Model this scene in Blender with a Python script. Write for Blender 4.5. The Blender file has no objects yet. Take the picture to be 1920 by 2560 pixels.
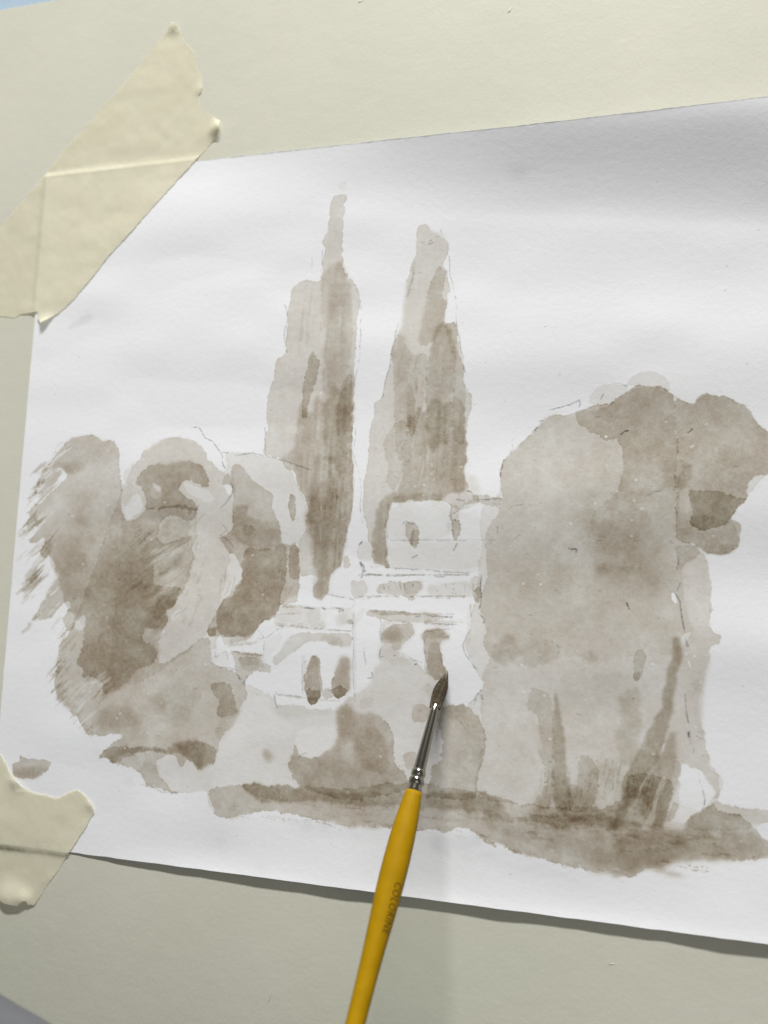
import bpy, bmesh, math, random
import numpy as np
from mathutils import Vector, Matrix
from mathutils.geometry import delaunay_2d_cdt

random.seed(7)
RNG = np.random.default_rng(11)
S = bpy.context.scene
COL = S.collection

# ------------------------------------------------------------------ camera
CAM_POS = Vector((0.17823693, 0.07504065, 0.21935773))
RIGHT = Vector((0.9654508, 0.03768354, -0.25784627))
UP = Vector((-0.00745929, 0.99307959, 0.1172062))
BACK = Vector((0.26047861, -0.11123347, 0.95905058))
F_PX = 2070.0
cam_d = bpy.data.cameras.new('camera')
cam = bpy.data.objects.new('camera', cam_d)
COL.objects.link(cam)
rot = Matrix((RIGHT, UP, BACK)).transposed().to_4x4()
cam.matrix_world = Matrix.Translation(CAM_POS) @ rot
cam_d.sensor_fit = 'VERTICAL'
cam_d.sensor_height = 36.0
cam_d.lens = 36.0 * F_PX / 2560.0
cam_d.clip_start = 0.01
cam_d.clip_end = 20
cam_d.dof.use_dof = True
cam_d.dof.focus_distance = 0.222
cam_d.dof.aperture_fstop = 9
S.camera = cam

# ------------------------------------------------------------------ world, lamps, exposure
S.view_settings.view_transform = 'Standard'
S.view_settings.look = 'None'
S.view_settings.exposure = -0.06
S.view_settings.gamma = 1
w = bpy.data.worlds.new('World')
S.world = w
w.use_nodes = True
w.node_tree.nodes['Background'].inputs[0].default_value = (0.60, 0.59, 0.55, 1)
w.node_tree.nodes['Background'].inputs[1].default_value = 0.21


def area(name, pos, target, sx, sy, power, col):
    l = bpy.data.lights.new(name, 'AREA')
    l.shape = 'RECTANGLE'
    l.size, l.size_y = sx, sy
    l.energy = power
    l.color = col
    o = bpy.data.objects.new(name, l)
    COL.objects.link(o)
    o.location = pos
    o.rotation_euler = (Vector(target) - Vector(pos)).to_track_quat('-Z', 'Y').to_euler()
    return o


TGT = Vector((0.10, 0.09, 0))
az, el, dist = math.radians(-4), math.radians(17.5), 1.6
key_dir = Vector((-math.sin(az) * math.cos(el), math.cos(az) * math.cos(el), math.sin(el)))
area('window_light', TGT + key_dir * dist, TGT, 0.62, 0.07, 55, (1.0, 0.985, 0.945))
area('ambient_fill', TGT + Vector((0.45, 0.15, 1.3)), TGT, 0.9, 0.7, 2.1, (1.0, 0.985, 0.95))  # added overhead fill lamp, stands in for ambient light

# ------------------------------------------------------------------ helpers
PW, PH = 0.297, 0.21


def tag(o, label=None, cat=None, kind=None, group=None):
    if label: o['label'] = label
    if cat: o['category'] = cat
    if kind: o['kind'] = kind
    if group: o['group'] = group
    return o


def empty(name, loc):
    o = bpy.data.objects.new(name, None)
    COL.objects.link(o)
    o.location = loc
    o.empty_display_size = 0.01
    return o


def mesh_obj(name, verts, faces, mat, parent=None, smooth=True, uvs=None):
    me = bpy.data.meshes.new(name)
    me.from_pydata([tuple(v) for v in verts], [], [tuple(f) for f in faces])
    me.update()
    if smooth:
        me.polygons.foreach_set('use_smooth', [True] * len(me.polygons))
    o = bpy.data.objects.new(name, me)
    COL.objects.link(o)
    if mat: me.materials.append(mat)
    if parent:
        o.parent = parent
        o.matrix_parent_inverse = Matrix.Translation(-parent.location)
    return o


def ray(px, py):
    x, y = (px - 960) / F_PX, (py - 1280) / F_PX
    return RIGHT * x - UP * y - BACK


def at(px, py, z=0.0):
    d = ray(px, py)
    return CAM_POS + d * ((z - CAM_POS.z) / d.z)


def sst(a, b, x):
    t = np.clip((x - a) / (b - a), 0, 1)
    return t * t * (3 - 2 * t)


# vectorised smooth value noise on arbitrary coordinates
_tab = RNG.random((256, 256)).astype(np.float32)


def vn(x, y, off=0):
    x = x + off * 17.31
    y = y + off * 5.77
    xi = np.floor(x).astype(np.int32); yi = np.floor(y).astype(np.int32)
    fx = x - xi; fy = y - yi
    fx = fx * fx * (3 - 2 * fx); fy = fy * fy * (3 - 2 * fy)
    a = _tab[yi & 255, xi & 255]; b = _tab[yi & 255, (xi + 1) & 255]
    c = _tab[(yi + 1) & 255, xi & 255]; d = _tab[(yi + 1) & 255, (xi + 1) & 255]
    return (a + (b - a) * fx) * (1 - fy) + (c + (d - c) * fx) * fy


def paper_h(x, y):
    """height of the buckled sheet above the board (metres)"""
    x = np.asarray(x, float); y = np.asarray(y, float)
    h = 0.00024 + 0.00010 * sst(.01, .07, x)
    lift = 0.00046 * sst(0.0, 0.10, x)
    h = h + lift * np.exp(-y / 0.0075) + 0.00022 * sst(0.02, .08, x) * np.exp(-y / 0.0028)
    top = 0.0015 * sst(0.045, 0.10, x) + 0.0031 * sst(0.07, 0.17, x)
    h = h + top * sst(0.180, 0.214, y + 0.14 * (x - .165))
    h = h + 0.00022 * np.sin((y * 155 + 3.2 * vn(x * 9, y * 9, 3)) + x * 14) * sst(0.02, .05, x) * sst(.03, .08, y)
    h = h + 0.00030 * (vn(x * 22, y * 60, 1) - .5) + 0.00016 * (vn(x * 60, y * 110, 2) - .5)
    h = h + .0026 * sst(.03, .19, y) * sst(.11, .21, x)
    h = 0.0002 + np.maximum(h - 0.0002, 0)
    # small cockle under the upper tape and the folds low down
    h = h + 0.00030 * (vn(x * 75, y * 38, 5) - .5) * (1 - sst(.03, .08, y))
    return h


def paper_xy(u, v):
    """plan position of sheet point u,v (0..1); lifted edges draw in slightly"""
    x = u * PW
    y0 = v * PH
    e = float(paper_h(x, PH)) * (PH - CAM_POS.y) / CAM_POS.z * sst(.8, 1, v)
    b = float(paper_h(x, 0)) * CAM_POS.y / CAM_POS.z * (1 - sst(0, .2, v))
    return x, y0 - float(e) + float(b)


def at_paper(px, py):
    z = 0.0006
    for _ in range(4):
        p = at(px, py, z)
        z = float(paper_h(p.x, min(max(p.y, 0), PH)))
    return p


# ------------------------------------------------------------------ node materials
def nodes(name):
    m = bpy.data.materials.new(name)
    m.use_nodes = True
    nt = m.node_tree
    b = nt.nodes['Principled BSDF']
    return m, nt, b


def N(nt, typ, **kw):
    n = nt.nodes.new(typ)
    for k, v in kw.items():
        setattr(n, k, v)
    return n


def noise_bump(nt, b, layers, coord='Object'):
    """layers: (scale, strength, distance)"""
    tc = N(nt, 'ShaderNodeTexCoord')
    prev = None
    for sc, st, di in layers:
        nz = N(nt, 'ShaderNodeTexNoise')
        nz.inputs['Scale'].default_value = sc
        nz.inputs['Detail'].default_value = 3
        nt.links.new(tc.outputs[coord], nz.inputs['Vector'])
        bp = N(nt, 'ShaderNodeBump')
        bp.inputs['Strength'].default_value = st
        bp.inputs['Distance'].default_value = di
        nt.links.new(nz.outputs['Fac'], bp.inputs['Height'])
        if prev: nt.links.new(prev.outputs[0], bp.inputs['Normal'])
        prev = bp
    nt.links.new(prev.outputs[0], b.inputs['Normal'])
    return tc


def mottled(name, c1, c2, scale, rough, bumps, detail=4, spec=0.3, scale2=None, c3=None):
    m, nt, b = nodes(name)
    tc = noise_bump(nt, b, bumps)
    nz = N(nt, 'ShaderNodeTexNoise')
    nz.inputs['Scale'].default_value = scale
    nz.inputs['Detail'].default_value = detail
    nt.links.new(tc.outputs['Object'], nz.inputs['Vector'])
    cr = N(nt, 'ShaderNodeValToRGB')
    cr.color_ramp.elements[0].position = .3
    cr.color_ramp.elements[1].position = .7
    cr.color_ramp.elements[0].color = (*c1, 1)
    cr.color_ramp.elements[1].color = (*c2, 1)
    nt.links.new(nz.outputs['Fac'], cr.inputs[0])
    out = cr.outputs[0]
    if c3:
        n2 = N(nt, 'ShaderNodeTexNoise')
        n2.inputs['Scale'].default_value = scale2
        n2.inputs['Detail'].default_value = 2
        nt.links.new(tc.outputs['Object'], n2.inputs['Vector'])
        r2 = N(nt, 'ShaderNodeValToRGB')
        r2.color_ramp.elements[0].position = .45
        r2.color_ramp.elements[1].position = .75
        nt.links.new(n2.outputs['Fac'], r2.inputs[0])
        mx = N(nt, 'ShaderNodeMixRGB')
        mx.inputs[2].default_value = (*c3, 1)
        nt.links.new(r2.outputs[0], mx.inputs[0])
        nt.links.new(out, mx.inputs[1])
        out = mx.outputs[0]
    nt.links.new(out, b.inputs['Base Color'])
    b.inputs['Roughness'].default_value = rough
    b.inputs['Specular IOR Level'].default_value = spec
    return m


M_board = mottled('cream_painted_board', (0.63, 0.622, 0.535), (0.66, 0.65, 0.565), 30, .55,
                  [(160, .10, .0006), (900, .12, .0002)], spec=.25, scale2=11, c3=(0.63, 0.64, 0.545))
M_table = mottled('blue_grey_table', (0.30, 0.40, 0.52), (0.36, 0.46, 0.58), 14, .6, [(300, .2, .0005)])
M_cloth = mottled('grey_cloth', (0.085, 0.088, 0.095), (0.115, 0.118, 0.126), 60, .9, [(1500, .5, .0006)])
M_yellow = mottled('yellow_lacquer', (0.265, 0.152, 0.0), (0.31, 0.178, 0.0004), 260, .6, [(700, .12, .0003)], spec=.10)
M_print = mottled('brown_print', (0.05, 0.025, 0.002), (0.09, 0.05, 0.005), 900, .5, [(900, .05, .0001)])
M_hair = mottled('brown_hair', (0.06, 0.048, 0.03), (0.17, 0.135, 0.088), 1500, .38, [(3000, .1, .0001)], spec=.6)

M_metal, nt, b = nodes('nickel_ferrule')
b.inputs['Base Color'].default_value = (0.36, 0.345, 0.295, 1)
b.inputs['Metallic'].default_value = 1
b.inputs['Roughness'].default_value = .14
noise_bump(nt, b, [(600, .05, .0003)])

# masking tape: crepe paper, slightly see-through
M_tape, nt, b = nodes('masking_tape')
tc = noise_bump(nt, b, [(420, .10, .0003), (1700, .15, .00015)])
nz = N(nt, 'ShaderNodeTexNoise')
nz.inputs['Scale'].default_value = 55
nz.inputs['Detail'].default_value = 5
nt.links.new(tc.outputs['Object'], nz.inputs['Vector'])
cr = N(nt, 'ShaderNodeValToRGB')
cr.color_ramp.elements[0].position = .33
cr.color_ramp.elements[1].position = .68
cr.color_ramp.elements[0].color = (0.875, 0.85, 0.71, 1)
cr.color_ramp.elements[1].color = (0.91, 0.895, 0.765, 1)
nt.links.new(nz.outputs['Fac'], cr.inputs[0])
nt.links.new(cr.outputs[0], b.inputs['Base Color'])
b.inputs['Roughness'].default_value = .6
b.inputs['Specular IOR Level'].default_value = .25
tr = N(nt, 'ShaderNodeBsdfTransparent')
tr.inputs[0].default_value = (1, .985, .92, 1)
mx = N(nt, 'ShaderNodeMixShader')
mx.inputs[0].default_value = .50
nt.links.new(b.outputs[0], mx.inputs[1])
nt.links.new(tr.outputs[0], mx.inputs[2])
nt.links.new(mx.outputs[0], nt.nodes['Material Output'].inputs['Surface'])

# ------------------------------------------------------------------ the painting: pigment laid on a sheet-space canvas
RES = 7000.0                       # canvas pixels per metre of paper
CW, CH = int(PW * RES), int(PH * RES)
DEN = np.zeros((CH, CW), np.float32)   # pigment
GRA = np.zeros((CH, CW), np.float32)   # graphite
_yy, _xx = np.mgrid[0:CH, 0:CW].astype(np.float32)
n3 = vn(_xx / 2.6, _yy / 2.6, 1)
n8 = vn(_xx / 7, _yy / 7, 2)
n20 = vn(_xx / 19, _yy / 19, 3)
n60 = vn(_xx / 55, _yy / 60, 4)
n150 = vn(_xx / 150, _yy / 130, 5)
_a = math.radians(44)              # dry-brush streaks run up to the right
_s = _xx * math.cos(_a) + _yy * math.sin(_a)
_t = -_xx * math.sin(_a) + _yy * math.cos(_a)
streak = .6 * vn(_s / 60, _t / 5, 6) + .4 * vn(_s / 25, _t / 2.6, 7)
vstreak = .6 * vn(_xx / 6, _yy / 90, 8) + .4 * vn(_xx / 13, _yy / 60, 9)
FR = .5 * n3 + .3 * n8 + .2 * n20      # frayed edges

CROP = dict(T1=(0, 0, 2.592), T2=(640, 0, 2.592), T3=(1280, 0, 2.592), T4=(0, 640, 2.592),
            A=(0, 1050, 4.1475), B=(0, 1450, 4.1475), C=(400, 1050, 4.1475), D=(400, 1450, 4.1475),
            E=(650, 430, 2.765), F=(800, 1050, 4.1475), G=(800, 1450, 4.1475), H=(1200, 880, 4.1475),
            I=(1200, 1280, 4.1475), J=(1520, 880, 4.1475), K=(1520, 1280, 4.1475), L=(1200, 1680, 4.1475),
            M=(1520, 1680, 4.1475), N=(200, 1800, 3.318), O=(650, 1750, 2.765), Q=(0, 1830, 4.1475),
            R=(980, 1640, 6.146), Z=(0, 0, 0.8641), W=(1100, 2060, 2.023), X=(0, 0, 1.0))


def pts(s):
    """'A 10,20 30,40 B 5,6' : points noted from studies of the sheet -> photo coordinates"""
    out = []
    c = None
    for t in s.split():
        if ',' not in t:
            c = CROP[t]
        else:
            a, b_ = t.split(',')
            out.append((c[0] + float(a) / c[2], c[1] + float(b_) / c[2]))
    return out


def canvas(p):
    """photo coordinates -> sheet canvas pixels (row 0 = bottom of sheet)"""
    r = []
    for x, y in p:
        q = at_paper(x, y)
        r.append((q.x * RES, q.y * RES))
    return np.array(r)


def smooth_poly(c, n=2):
    for _ in range(n):
        d = np.roll(c, -1, 0)
        c = np.stack([.82 * c + .18 * d, .18 * c + .82 * d], 1).reshape(-1, 2)
    # the brush edge wanders: broad wobble plus local fraying, uneven along its length
    d = np.roll(c, -1, 0)
    out = []
    for a_, b_ in zip(c, d):
        k = max(1, int(np.hypot(*(b_ - a_)) / 2.5))
        t_ = (np.arange(k) / k)[:, None]
        out.append(a_ + (b_ - a_) * t_)
    c = np.concatenate(out)
    size = min(np.ptp(c[:, 0]), np.ptp(c[:, 1]))
    g = float(np.clip(size / 60, .12, 1))
    m_ = .25 + 1.5 * vn(c[:, 0] / 70, c[:, 1] / 70, 21) ** 2
    x_ = (vn(c[:, 0] / 22, c[:, 1] / 22, 11) - .5) * 6 * g + (vn(c[:, 0] / 6, c[:, 1] / 6, 12) - .5) * 5 * m_ * g
    y_ = (vn(c[:, 0] / 22, c[:, 1] / 22, 13) - .5) * 6 * g + (vn(c[:, 0] / 6, c[:, 1] / 6, 14) - .5) * 7 * m_ * g
    return c + np.stack([x_, y_], 1)


def raster(c, pad):
    x0 = max(int(c[:, 0].min()) - pad, 0); x1 = min(int(c[:, 0].max()) + pad + 1, CW)
    y0 = max(int(c[:, 1].min()) - pad, 0); y1 = min(int(c[:, 1].max()) + pad + 1, CH)
    if x1 <= x0 or y1 <= y0: return None
    acc = np.zeros((y1 - y0, x1 - x0 + 1), np.int32)
    d = np.roll(c, -1, 0)
    for (ax, ay), (bx, by) in zip(c, d):
        if ay == by: continue
        if ay > by: ax, ay, bx, by = bx, by, ax, ay
        r0 = max(math.ceil(ay), y0); r1 = min(math.ceil(by), y1)
        if r1 <= r0: continue
        rows = np.arange(r0, r1)
        xs = ax + (rows - ay) * (bx - ax) / (by - ay)
        xi = np.clip(np.ceil(xs).astype(int) - x0, 0, x1 - x0)
        np.add.at(acc, (rows - y0, xi), 1)
    m = (np.cumsum(acc, 1) % 2).astype(np.float32)[:, :-1]
    return m, slice(y0, y1), slice(x0, x1)


def box(m, r):
    r = int(round(r))
    if r < 1: return m
    k = 2 * r + 1
    for ax in (0, 1):
        p = [(0, 0), (0, 0)]; p[ax] = (r + 1, r)
        cs = np.cumsum(np.pad(m, p, mode='edge'), ax, dtype=np.float64)
        m = ((cs[k:] - cs[:-k]) / k if ax == 0 else (cs[:, k:] - cs[:, :-k]) / k).astype(np.float32)
    return m


def blur(m, r):
    return box(box(m, r), r)


def cover(s, soft=1.2, rough=2.2, dry=0, sm=1):
    rough *= .8
    pad = int(soft * 3 + rough * 2 + 8)
    rs = [raster(smooth_poly(canvas(pts(q)), sm), pad) for q in s.split('|')]
    rs = [q for q in rs if q is not None]
    if not rs: return None
    if len(rs) == 1:
        m, ys, xs = rs[0]
    else:
        y0 = min(q[1].start for q in rs); y1 = max(q[1].stop for q in rs)
        x0 = min(q[2].start for q in rs); x1 = max(q[2].stop for q in rs)
        m = np.zeros((y1 - y0, x1 - x0), np.float32)
        for a, b_, c_ in rs:
            v_ = m[b_.start - y0:b_.stop - y0, c_.start - x0:c_.stop - x0]
            np.maximum(v_, a, out=v_)
        ys, xs = slice(y0, y1), slice(x0, x1)
    if rough <= 0.5:
        cov = blur(m, max(soft, 1))
        return cov, m, ys, xs
    f = blur(m, max(rough, 1))
    v = f + (FR[ys, xs] - .5) * .95
    wd = .07 * max(soft, .6)
    cov = sst(.5 - wd, .5 + wd, v).astype(np.float32)
    ks = np.clip((n60[ys, xs] * .6 + n150[ys, xs] * .6 - .74) * 5, 0, .9)
    if rough > 1: cov = cov * (1 - ks) + blur(m, 4.5) * ks
    if soft > 2.2: cov = blur(cov, soft)
    if dry:
        cov = cov * sst(dry - .06, dry + .06, streak[ys, xs] + .9 * (blur(m, 14) - .75) )
    return cov, m, ys, xs


def wash(s, d, soft=1.2, rough=2.2, edge=.22, tex=.3, dry=0, v=0, gran=.09, fade=None):
    """one transparent layer of pigment with a hardened rim"""
    r = cover(s, soft, rough, dry)
    if r is None: return
    cov, m, ys, xs = r
    edge *= .6
    if fade:
        (fx0, fy0), (fx1, fy1) = canvas(list(fade))
        L2 = (fx1 - fx0) ** 2 + (fy1 - fy0) ** 2
        cov = cov * sst(0, 1, ((_xx[ys, xs] - fx0) * (fx1 - fx0) + (_yy[ys, xs] - fy0) * (fy1 - fy0)) / L2 + .35 * (n60[ys, xs] - .5))
    t = 1 + tex * ((n60[ys, xs] - .5) * 1.1 + (n20[ys, xs] - .5) * .8 + (n150[ys, xs] - .5) * .8)
    if v: t = t + v * (vstreak[ys, xs] - .5) * 2
    rim = 0
    if edge:
        fw = blur(m, 4)
        rim = edge * (1 - sst(.55, .9, fw)) * (.4 + 1.2 * n20[ys, xs])
    t = t + gran * ((n3[ys, xs] - .5) + (n8[ys, xs] - .5)) * 1.6
    DEN[ys, xs] += d * cov * np.clip(t + rim, .05, 3)


def lift_out(s, k=1.0, soft=1.2, rough=2.2, dry=0):
    r = cover(s, soft, rough, dry)
    if r is None: return
    cov, m, ys, xs = r
    DEN[ys, xs] *= (1 - k * cov)


def blob(x, y, rx, ry, d):
    c = canvas([(x, y), (x + rx, y), (x, y + ry)])
    ax, ay = c[0]
    ra = np.hypot(*(c[1] - c[0])); rb = np.hypot(*(c[2] - c[0]))
    x0, x1 = max(int(ax - 2.6 * ra), 0), min(int(ax + 2.6 * ra), CW)
    y0, y1 = max(int(ay - 2.6 * rb), 0), min(int(ay + 2.6 * rb), CH)
    if x1 <= x0 or y1 <= y0: return
    sl = (slice(y0, y1), slice(x0, x1))
    g = np.exp(-(((_xx[sl] - ax) / ra) ** 2 + ((_yy[sl] - ay) / rb) ** 2))
    wet = sst(.01, .12, DEN[sl])
    DEN[sl] += d * g * wet * (1 + .5 * (n20[sl] - .5) + .5 * (n60[sl] - .5))


def pencil(s, k=.5, wd=1.0, gap=.45, jit=1.2):
    c = canvas(pts(s)) if isinstance(s, str) else s
    for (ax, ay), (bx, by) in zip(c[:-1], c[1:]):
        x0, x1 = int(min(ax, bx) - 8), int(max(ax, bx) + 9)
        y0, y1 = int(min(ay, by) - 8), int(max(ay, by) + 9)
        x0, y0, x1, y1 = max(x0, 0), max(y0, 0), min(x1, CW), min(y1, CH)
        if x1 <= x0 or y1 <= y0: continue
        sl = (slice(y0, y1), slice(x0, x1))
        X = _xx[sl] + (n20[sl] - .5) * 2 * jit * 2; Y = _yy[sl] + (n8[sl] - .5) * 2 * jit
        dx, dy = bx - ax, by - ay
        L = dx * dx + dy * dy + 1e-6
        t = np.clip(((X - ax) * dx + (Y - ay) * dy) / L, 0, 1)
        dd = np.hypot(X - ax - t * dx, Y - ay - t * dy)
        g = np.exp(-(dd / wd) ** 2) * sst(gap - .2, gap + .14, .55 * n8[sl] + .45 * n20[sl]) * (.5 + n3[sl])
        GRA[sl] = np.maximum(GRA[sl], k * 1.25 * g)


def speck(x, y, r, k, target='D'):
    c = canvas([(x, y)])[0]
    rr = int(r * 3 + 3)
    x0, x1 = max(int(c[0]) - rr, 0), min(int(c[0]) + rr, CW)
    y0, y1 = max(int(c[1]) - rr, 0), min(int(c[1]) + rr, CH)
    if x1 <= x0 or y1 <= y0: return
    sl = (slice(y0, y1), slice(x0, x1))
    g = np.exp(-(((_xx[sl] - c[0]) ** 2 + (_yy[sl] - c[1]) ** 2) / (r * r)) + (n3[sl] - .5))
    if target == 'D': DEN[sl] += k * g
    else: GRA[sl] = np.maximum(GRA[sl], k * g)


#PAINT_BEGIN
# --- very pale first wash that runs through everything
wash('C 660,350 850,330 1080,380 1300,430 1450,700 1540,1000 1420,1290 1430,1659 D 1450,50 1420,150 1230,240 1210,400 1060,440 970,580 700,680 590,560 570,700 515,840 560,900 700,910 780,940 870,1070 920,1100 1170,1190 1200,1290 1659,1335 G 200,1330 240,1250 380,1190 530,1050 550,960 640,850 750,780 850,780 980,830 1090,950 1190,1050 R 870,740 1080,740 1180,745 1330,600 1380,400 G 1640,980 1560,860 1490,700 1550,500 1600,200 F 1659,1400 1659,1100 H 30,1480 210,1510 205,1300 230,1150 440,940 760,655 970,640 1380,560 J 150,410 400,345 600,400 870,545 1070,430 1350,520 1659,830 X 1950,1090 1950,1190 J 1600,1300 1440,1500 1330,1659 K 1270,50 1370,260 1260,440 990,440 1060,750 1070,900 1030,1180 1190,1340 1060,1430 1060,1540 1000,1659 M 970,210 960,540 1010,800 1050,900 1130,1060 1150,1290 1110,1340 1340,1410 X 1940,2030 1940,2130 W 1560,195 1280,175 1120,210 930,285 600,200 370,150 120,15 O 1450,890 1100,910 780,885 430,830 0,770 N 1300,835 1130,800 1060,690 1060,590 850,600 700,590 540,545 480,420 220,320 130,320 240,230 340,150 330,105 180,140 60,120 B 830,1480 640,1280 550,1110 590,960 600,700 740,500 A 1200,900 1260,700 T4 870,1340 980,1240 1080,1185 1190,1170 1290,1215 1400,1370 C 600,520 700,520',
     .13, edge=.5, tex=.3, rough=2.5)
# paler arc of the second tree on the left
wash('T4 780,1430 870,1340 980,1240 1080,1185 1190,1170 1290,1215 1330,1280 1400,1380 C 640,540 760,560 780,860 700,1600 D 600,300 500,560 B 1600,1000 1100,1200 A 1250,1300 1270,940 1320,1060 1500,920 1440,760', .10, edge=.25)
# right crown of the left group (pale) already covered; its shaded core
wash('C 740,470 840,460 900,560 980,660 1180,760 1160,900 1220,1050 1270,1220 1250,1290 1330,1300 1430,1290 1440,1659 D 1450,60 1420,150 1420,240 1230,240 1210,350 1180,400 1060,440 1000,530 960,580 880,590 700,600 590,570 510,580 480,520 600,300 700,150 830,0 C 860,1659 800,1400 700,1360 600,1220 740,1150 760,900 770,850 740,760 740,640', .28, soft=1.2, rough=1.6, edge=.12, tex=.35)
wash('C 640,600 700,540 740,600 740,670 640,680', .22, edge=.3)
wash('C 780,900 860,860 920,890 900,1000 1050,1050 1200,1030 1260,1180 1270,1290 1150,1350 1000,1330 900,1300 830,1300 740,1200 750,1000', .22, soft=2.4, edge=.1)
wash('C 830,1310 1150,1340 1300,1290 1320,1500 1300,1659 D 1240,200 1210,360 1060,440 960,570 700,590 580,560 600,300 720,150 840,20 C 850,1659', .34, soft=1.6, edge=.2, tex=.4)
wash('C 850,1100 960,1090 1000,1150 930,1200 850,1180', .22, soft=2)
wash('C 1350,770 1400,790 1410,900 1405,1010 1380,1060 1350,1000 1325,920', .36, edge=.4)
wash('C 1340,1320 1430,1300 1440,1450 1450,1659 1330,1659', .30, edge=.2)
wash('D 480,520 560,480 590,560 510,590', .35)
lift_out('C 830,1400 900,1400 860,1620 D 720,100 640,280 700,270 820,60', .25, soft=3)
# --- left tree, mid washes
wash('A 1262,940 1500,940 C 100,740 350,760 375,900 370,1000 385,1180 330,1280 340,1500 300,1659 D 250,90 130,300 60,340 100,430 0,510 B 1640,800 1659,900 D 500,560 520,760 560,900 700,915 780,950 860,1060 900,1180 830,1350 760,1500 620,1659 N 1180,100 1150,200 1130,330 1100,380 990,420 940,360 880,330 840,410 790,300 740,280 620,350 650,450 740,560 820,605 720,600 600,560 540,540 480,420 370,380 290,370 220,320 130,330 160,290 240,230 345,150 330,100 180,140 60,110 B 900,1600 830,1480 760,1380 640,1280 550,1110 590,960 570,850 600,700 700,540 800,400 700,300 A 600,1659 450,1250 420,1000 700,900 1000,960 1200,900', .23, rough=3, edge=.22, tex=.35, fade=((260, 1275), (280, 1440)))
# --- left tree, dark dry-brushed body
wash('A 720,200 860,150 1000,175 1100,225 1190,200 1220,260 1235,450 1250,600 1262,760 1262,930 1290,990 1320,1060 1400,1040 1500,950 1560,920 C 0,910 200,880 370,900 370,1000 300,1060 150,1000 0,1050 -50,1240 60,1280 200,1240 330,1180 320,1260 150,1330 0,1480 -80,1500 D -80,60 150,60 230,90 130,280 50,330 100,430 0,500 B 1500,480 1450,620 1600,680 1640,800 1540,910 1400,920 1350,1000 1280,1090 1100,1200 1050,1150 1090,1060 900,1000 830,1030 860,920 770,880 870,650 880,540 800,400 750,500 700,540 640,440 700,320 740,225 700,215 600,290 550,370 470,400 400,410 340,450 350,380 410,280 490,150 560,0 A 590,1659 620,1580 540,1590 590,1500 530,1400 470,1430 410,1380 440,1300 470,1200 400,1240 330,1290 300,1250 400,1110 340,1110 280,1200 290,1050 310,880 400,880 470,810 600,700 700,590 690,570 620,500 500,560 410,690 340,800 320,790 390,640 450,540 520,430 600,330', .33, rough=4, soft=1, edge=.22, tex=.38)
wash('A 310,570 400,470 500,410 600,340 560,520 480,560 400,620', .3, dry=.42, rough=4, edge=0)
wash('A 330,830 410,690 500,560 620,510 700,580 600,690 460,800 400,880 320,900', .34, dry=.40, edge=0)
wash('A 310,880 270,1020 200,1250 330,1130 420,1080 500,1000', .4, dry=.40, rough=5, edge=0)
wash('A 200,1260 300,1150 260,1350 230,1420 180,1400', .2, dry=.42, rough=6, soft=2, edge=0)
wash('A 220,1640 300,1550 420,1420 410,1400 280,1500 B 200,180 250,200 430,30 560,-60 A 400,1500', .28, dry=.42, rough=5, soft=2, edge=0)
wash('B 170,600 260,500 340,430 360,470 250,560', .22, rough=5, soft=2, edge=.3)
wash('B 220,200 400,40 A 590,1500 B 300,330 200,300', .12, soft=4, dry=.45, edge=0)
blob(230, 1290, 60, 60, .12)
wash('A 550,440 640,440 880,430 860,520 700,580 620,500 540,540', .22, soft=3, edge=.1)
wash('B 880,640 1200,640 1350,900 1200,1020 1000,1030 850,950 830,800', .05, soft=9, edge=0, tex=.6)
wash('B 850,950 960,930 1080,1030 1000,1060 870,1010', .14, soft=4, edge=.2)
wash('C 0,1100 180,1010 320,1060 290,1150 150,1250 0,1280 -100,1300', .24, soft=3, tex=.5, edge=.1)
wash('C -50,1560 60,1460 200,1380 250,1450 130,1560 0,1620', .2, soft=3, edge=.1)
wash('D 40,150 180,60 230,100 130,290 -60,420 -120,300', .18, soft=2.5, edge=.2)
# ring shapes in the second crown
wash('T4 1000,1340 1100,1350 1190,1325 1280,1345 1340,1410 1350,1515 1290,1480 1190,1450 1150,1520 1250,1580 1285,1650 1150,1632 1000,1650 930,1650 950,1560 900,1480 860,1490 920,1390', .36, edge=.28, tex=.4)
wash('T4 780,1500 860,1480 900,1560 820,1630 790,1600', .12, soft=3)
lift_out('T4 1180,1460 1230,1480 1350,1525 1400,1580 1330,1600 1270,1570 1220,1530', .4, rough=3, soft=2)
lift_out('T4 985,1490 1040,1490 1050,1560 1000,1580 960,1540', .3, soft=2)
lift_out('A 1560,640 1659,690 1659,760 1600,720', .5)
lift_out('A 1280,920 1380,780 1440,760 1500,920 1330,1060', .5, rough=2.5)
lift_out('C 650,680 700,660 750,710 740,770 700,790 680,740', .95, rough=2)
lift_out('C 440,200 560,240 640,420 700,510 640,545 560,420', .9, rough=2.5)
lift_out('C 400,0 1080,0 1075,330 900,340 640,320 560,230 420,180', 1.0, rough=1.5)
wash('C 1500,-10 1560,0 1659,0 1659,30 1520,30', .0)
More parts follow.
